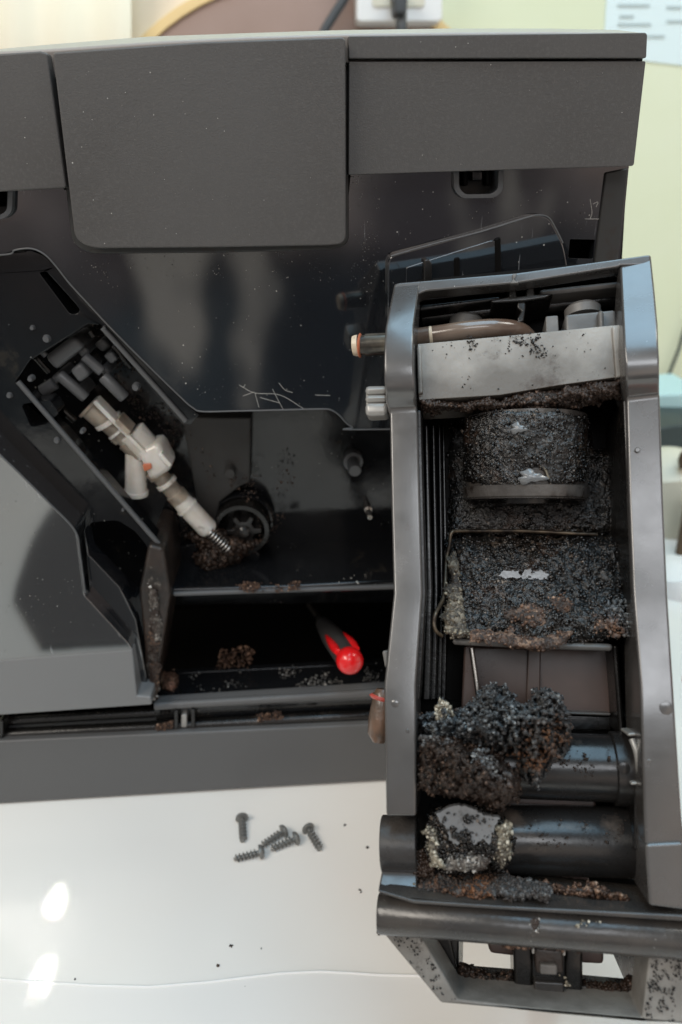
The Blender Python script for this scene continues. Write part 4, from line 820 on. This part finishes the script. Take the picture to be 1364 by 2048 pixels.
scatter('roller_dirt', GP, [(1040, 1500), (1220, 1490), (1215, 1560), (1060, 1580)], lambda X, Y: -.018+np.sqrt(np.maximum((R1+.0001)**2-((Y-1532)*.000138)**2, 0)), 240, .00035, 'grain_dry', bu, thr=.56, seed=81, sc=.04)
scatter('roller_dirt', GP, [(1030, 1640), (1250, 1640), (1250, 1710), (1030, 1720)], lambda X, Y: -.019+np.sqrt(np.maximum((R2*1.03+.0001)**2-((Y-1678)*.000135)**2, 0)), 260, .0003, 'grain_dry', bu, thr=.57, seed=82, sc=.04)
# ledge mould and grounds
heap('ledge_mould', GP, [(832, 1742), (880, 1730), (1010, 1745), (1100, 1770), (1100, 1800), (960, 1796), (834, 1786)], -.010, .0038, 'mouldcore', 'grain_mold', bu, ng=1500, gs=.0005, rag=13, edge=12, seed=71, amp=.7, bil=.3, wfun=lambda X, Y: -.012+.011*np.clip((Y-1742)/50, 0, 1))
heap('ledge_crumbs', GP, [(1080, 1768), (1150, 1768), (1200, 1772), (1250, 1786), (1252, 1798), (1150, 1794), (1080, 1786)], -.008, .0035, 'rustcake', 'grain_rust', bu, ng=400, gs=.0006, rag=10, edge=10, seed=73)
scatter('rail_crumbs', GP, [(826, 1700), (860, 1700), (870, 1760), (830, 1770)], -.006, 350, .0006, 'grain_dry', bu, thr=.45, seed=74)
scatter('rail_crumbs', GP, [(770, 1745), (834, 1748), (834, 1790), (790, 1780)], -.0025, 120, .0005, 'grain_pale', bu, thr=.56, seed=75)
for x, y, r in ((790, 1407, 8), (815, 1462, 4), (1298, 1524, 5), (1332, 1416, 13), (1275, 900, 5)):
    q = GP(x, y, .0013 if y > 1200 else -.0055); lathe('mould_mark', q-GP.n*.0005, q+GP.n*.0003, [(0, r*.00015), (.8, r*.00015), (1, r*.00011)], 'rail', bu, seg=20)
# nozzles on the left side
a, b = GP(712, 691, -.010), GP(775, 688, -.010)
lathe('side_nozzle', a, b, [(0, .0030), (.02, .0032), (.30, .0032), (.31, .0036), (1, .0036)], 'nozzle', bu, seg=32)
lathe('orange_seal', GP(717, 691, -.010), GP(723, 691, -.010), [(0, .0030), (.2, .0037), (.5, .0040), (.8, .0037), (1, .0030)], 'orange', bu, seg=32)
lathe('nozzle_grease', GP(704, 692, -.010), GP(716, 691, -.010), [(0, .0018), (.15, .0031), (.6, .0034), (1, .0034)], 'grease', bu, seg=32)
gpl('spline_core', [(731, 774), (775, 773), (775, 828), (732, 829)], -.0125, -.018, 'silver')
for y0, y1 in ((770, 790), (788, 806), (804, 832)): gpl('spline_coupling', [(729, y0), (775, y0-1), (775, y1-3), (730, y1-1)], -.0105, -.018, 'silver', bevel=.0014)
gpl('rail_lug', [(764, 1302), (776, 1300), (776, 1330), (770, 1336)], -.008, -.014, 'fitting', bevel=.0006)
a, b = GP(768, 1378, -.014), GP(757, 1485, -.014)
lathe('drain_spout', a, b, [(0, .0022), (.1, .0032), (.3, .0034), (.55, .0038), (.85, .0036), (1, .0018)], 'rusty', bu, seg=28)
lathe('red_seal', GP(765, 1392, -.014), GP(763, 1400, -.014), [(0, .0034), (.5, .0040), (1, .0034)], 'redring', bu, seg=28)

# coffee clumps lying on the shafts (lift-off things)
def clump(name, label, poly, w0, T, core, gmat, ng, seed, parts, **k):
    r = root(name, GP(*np.array(poly).mean(0), w0), label, 'coffee clump', 'clumps of mouldy grounds')
    heap('clump_core', GP, poly, w0, T, core, gmat, r, ng=ng, gs=.00054, seed=seed, gname='crumb', **k)
    for pl_, w, n_, gm, th in parts: scatter('crumb', GP, pl_, w, n_, .0006, gm, r, thr=th, seed=seed+n_ % 7)
    return r
ca = [(835, 1432), (870, 1420), (882, 1400), (898, 1412), (912, 1422), (935, 1410), (960, 1376), (985, 1368), (1010, 1374), (1030, 1398), (1052, 1402), (1065, 1380), (1090, 1370), (1118, 1388), (1130, 1420), (1146, 1462), (1138, 1510), (1110, 1530), (1090, 1560), (1076, 1580), (1056, 1565), (1030, 1530), (990, 1510), (930, 1500), (880, 1490), (838, 1470)]
clump('mouldy_clump', 'largest blue-grey mouldy coffee clump with rusty patches on the upper shaft', ca, -.012, .022, 'mouldcore', 'grain_mold', 2200, 81,
      [([(880, 1398), (898, 1408), (908, 1432), (880, 1440), (868, 1425)], lambda X, Y: -.002+0*X, 260, 'grain_pale', None)], rag=16, edge=34, amp=.5, nsc=.022, bil=.38)
cb_ = [(833, 1462), (880, 1468), (960, 1482), (1000, 1515), (1034, 1548), (1046, 1580), (1040, 1605), (1005, 1622), (960, 1612), (900, 1600), (836, 1578), (832, 1520)]
clump('brown_clump', 'dark brown flaky coffee clump below the blue-grey one, against the left rail', cb_, -.004, .015, 'crust', 'grain_dry', 1200, 91, [([(836, 1470), (960, 1482), (1030, 1560), (1030, 1610), (980, 1560), (860, 1510)], lambda X, Y: .008+0*X, 500, 'grain_mold', .5)], rag=13, edge=22, amp=.5, nsc=.03, bil=.3)
cc_ = [(862, 1622), (900, 1610), (960, 1618), (1000, 1632), (1024, 1652), (1026, 1700), (1005, 1742), (990, 1738), (980, 1722), (940, 1742), (890, 1746), (862, 1730), (850, 1700)]
wc = clump('pale_clump', 'wet coffee clump with whitish crusted edges on the lower shaft', cc_, -.006, .009, 'wet', 'grain_wet', 3500, 101,
      [], rag=8, edge=14, amp=.4)
for n_, q_ in enumerate(([(854, 1652), (878, 1660), (884, 1700), (892, 1740), (862, 1732), (852, 1700)], [(990, 1650), (1012, 1642), (1026, 1654), (1024, 1700), (1004, 1742), (990, 1722), (984, 1690)])):
    heap('pale_crust', GP, q_, .0008, .0030, 'palecake', 'grain_pale', wc, ng=130, gs=.0005, rag=10, edge=8, amp=.6, bil=.3, seed=420+n_)
heap('grey_crust', GP, [(890, 1712), (940, 1700), (990, 1715), (970, 1740), (920, 1746), (885, 1742)], .0004, .0022, 'greycake', 'grain_grey', wc, ng=120, gs=.00045, rag=12, edge=10, amp=.7, seed=430)
scatter('crumb', GP, [(880, 1625), (985, 1635), (980, 1690), (890, 1680)], .0040, 90, .0005, 'grain_wet', wc, thr=.55, seed=431, sc=.05)
puddle('water_film', [(872, 1628), (892, 1618), (910, 1610), (930, 1612), (950, 1620), (966, 1630), (1000, 1636), (990, 1652), (985, 1672), (980, 1690), (965, 1678), (950, 1690), (930, 1672), (915, 1690), (900, 1680), (896, 1660), (884, 1648)], .0038, parent=wc, T=.0008)

# ================================================================== HAND at the right edge
hp = lambda x, y, w: GP(x, y, w)
def chain(pts, rad, name, parent):
    V, Fc = tubegeo(bez([hp(*p) for p in pts], 22), np.interp(np.linspace(0, 1, len(bez([hp(*p) for p in pts], 22))), np.linspace(0, 1, len(rad)), rad), 20)
    return V, Fc
allV, allF = [], []
for pts, rad in (([(1376, 1328, -.002), (1410, 1345, -.001), (1500, 1400, -.004), (1600, 1480, -.012), (1680, 1540, -.02)], [.0052, .0073, .0078, .008, .009, .011]),
                 ([(1415, 1430, -.03), (1470, 1400, -.038), (1560, 1430, -.042), (1680, 1500, -.038)], [.004, .0072, .0078, .0085, .0105]),
                 ([(1418, 1530, -.03), (1480, 1505, -.04), (1570, 1520, -.044), (1690, 1560, -.038)], [.004, .0072, .0078, .0085, .0105]),
                 ([(1425, 1625, -.03), (1490, 1600, -.04), (1580, 1600, -.042), (1700, 1620, -.036)], [.004, .0068, .0074, .008, .0105]),
                 ([(1440, 1705, -.03), (1500, 1685, -.038), (1590, 1675, -.04), (1700, 1670, -.034)], [.0035, .006, .0064, .007, .010]),
                 ([(1640, 1500, -.03), (1700, 1560, -.032), (1780, 1640, -.034), (1900, 1760, -.036), (2050, 1900, -.038)], [.014, .022, .026, .024, .022])):
    V, Fc = chain(pts, rad, '', None); k_ = len(allV); allV += list(V); allF += [[i+k_ for i in f] for f in Fc]
hd = link('hand', allV, allF, 'skin', None, smooth=True)
rm = hd.modifiers.new('remesh', 'REMESH'); rm.mode = 'VOXEL'; rm.voxel_size = .0012; rm.use_smooth_shade = True
sm = hd.modifiers.new('smooth', 'SMOOTH'); sm.factor = .6; sm.iterations = 6
tag(hd, 'bare hand whose reddish fingertip grips the right rail of the removed unit', 'hand')

# ================================================================== SCREWS on the table
def screw(head, tip, label, hz=.0024, tz=.0012):
    H = TP(*head, hz); T_ = TP(*tip, tz); ax = (T_-H); Ln = np.linalg.norm(ax); ax /= Ln
    r = root('screw', (H[0], H[1], 0), label, 'screw', 'black screws lying loose on the table')
    lathe('head', H-ax*.0018, H+ax*.0004, [(0, .0010), (.001, .0019), (.25, .0027), (.6, .0031), (.9, .0031), (1, .0024)], 'screw', r, seg=28)
    lathe('drive_recess', H-ax*.00195, H-ax*.0017, [(0, .0010), (1, .0008)], 'pit', r, seg=6)
    u = np.cross(ax, [.2, .3, .9]); u /= np.linalg.norm(u); v = np.cross(ax, u); R_, Rt = .0008, .0021
    nt_, sg, turns = 150, 1, 6.4; V = []; Fc = []
    # body with helical thread: radius as function of angle and height
    nh, na = 110, 20
    for i in range(nh):
        t = i/(nh-1); z = Ln*t; taper = 1 if t < .9 else 1-(t-.9)*4.5
        for k in range(na):
            a = 2*math.pi*k/na; ph = (t*turns*1.1-a/(2*math.pi)) % 1; th = max(0, 1-abs(ph-.5)*3.6) if .12 < t < .96 else 0
            rr = (R_+(Rt-R_)*th)*taper; V.append(H+ax*z+rr*(math.cos(a)*u+math.sin(a)*v))
    for i in range(nh-1):
        for k in range(na): Fc.append([i*na+k, i*na+(k+1) % na, (i+1)*na+(k+1) % na, (i+1)*na+k])
    Fc += [list(range(na))[::-1], list(range((nh-1)*na, nh*na))]
    link('threaded_shank', V, Fc, 'screw', r, smooth=False)
screw((484, 1637), (487, 1684), 'black screw lying upright by itself, leftmost head of the five')
screw((566, 1663), (523, 1692), 'black screw slanting up right whose tip touches the head of the lower left screw')
screw((590, 1677), (541, 1699), 'black screw lying just under the slanting one, in the middle of the bunch')
screw((520, 1704), (467, 1718), 'black screw lowest of the five, pointing left with its head at another tip')
screw((617, 1658), (642, 1700), 'black screw at the right of the five, pointing down right by itself')

# crumbs
X = RNG.normal(0, 1, 60)
pts = [(757, 1866, 3), (733, 1697, 2.4), (719, 1781, 2), (462, 1893, 2.4), (522, 1897, 1.5), (435, 1931, 1.5), (490, 1975, 1.5), (150, 1958, 1.2), (760, 1845, 1.6), (745, 1520, 1.4), (640, 1690, 1.2), (1060, 1922, 3), (955, 2050, 2), (722, 1784, 1.4), (690, 1650, 1)]
C = np.concatenate([np.stack([TP(x+RNG.uniform(-s, s), y+RNG.uniform(-s, s), .0002) for _ in range(5)]) for x, y, s in pts])
g = grains('coffee_crumbs', C, .0004, 'grain_dry', None); g['kind'] = 'stuff'; tag(g, 'tiny dark coffee crumbs scattered on the white table', 'crumbs')

for o in bpy.data.objects:
    if '_loc' in o: del o['_loc']
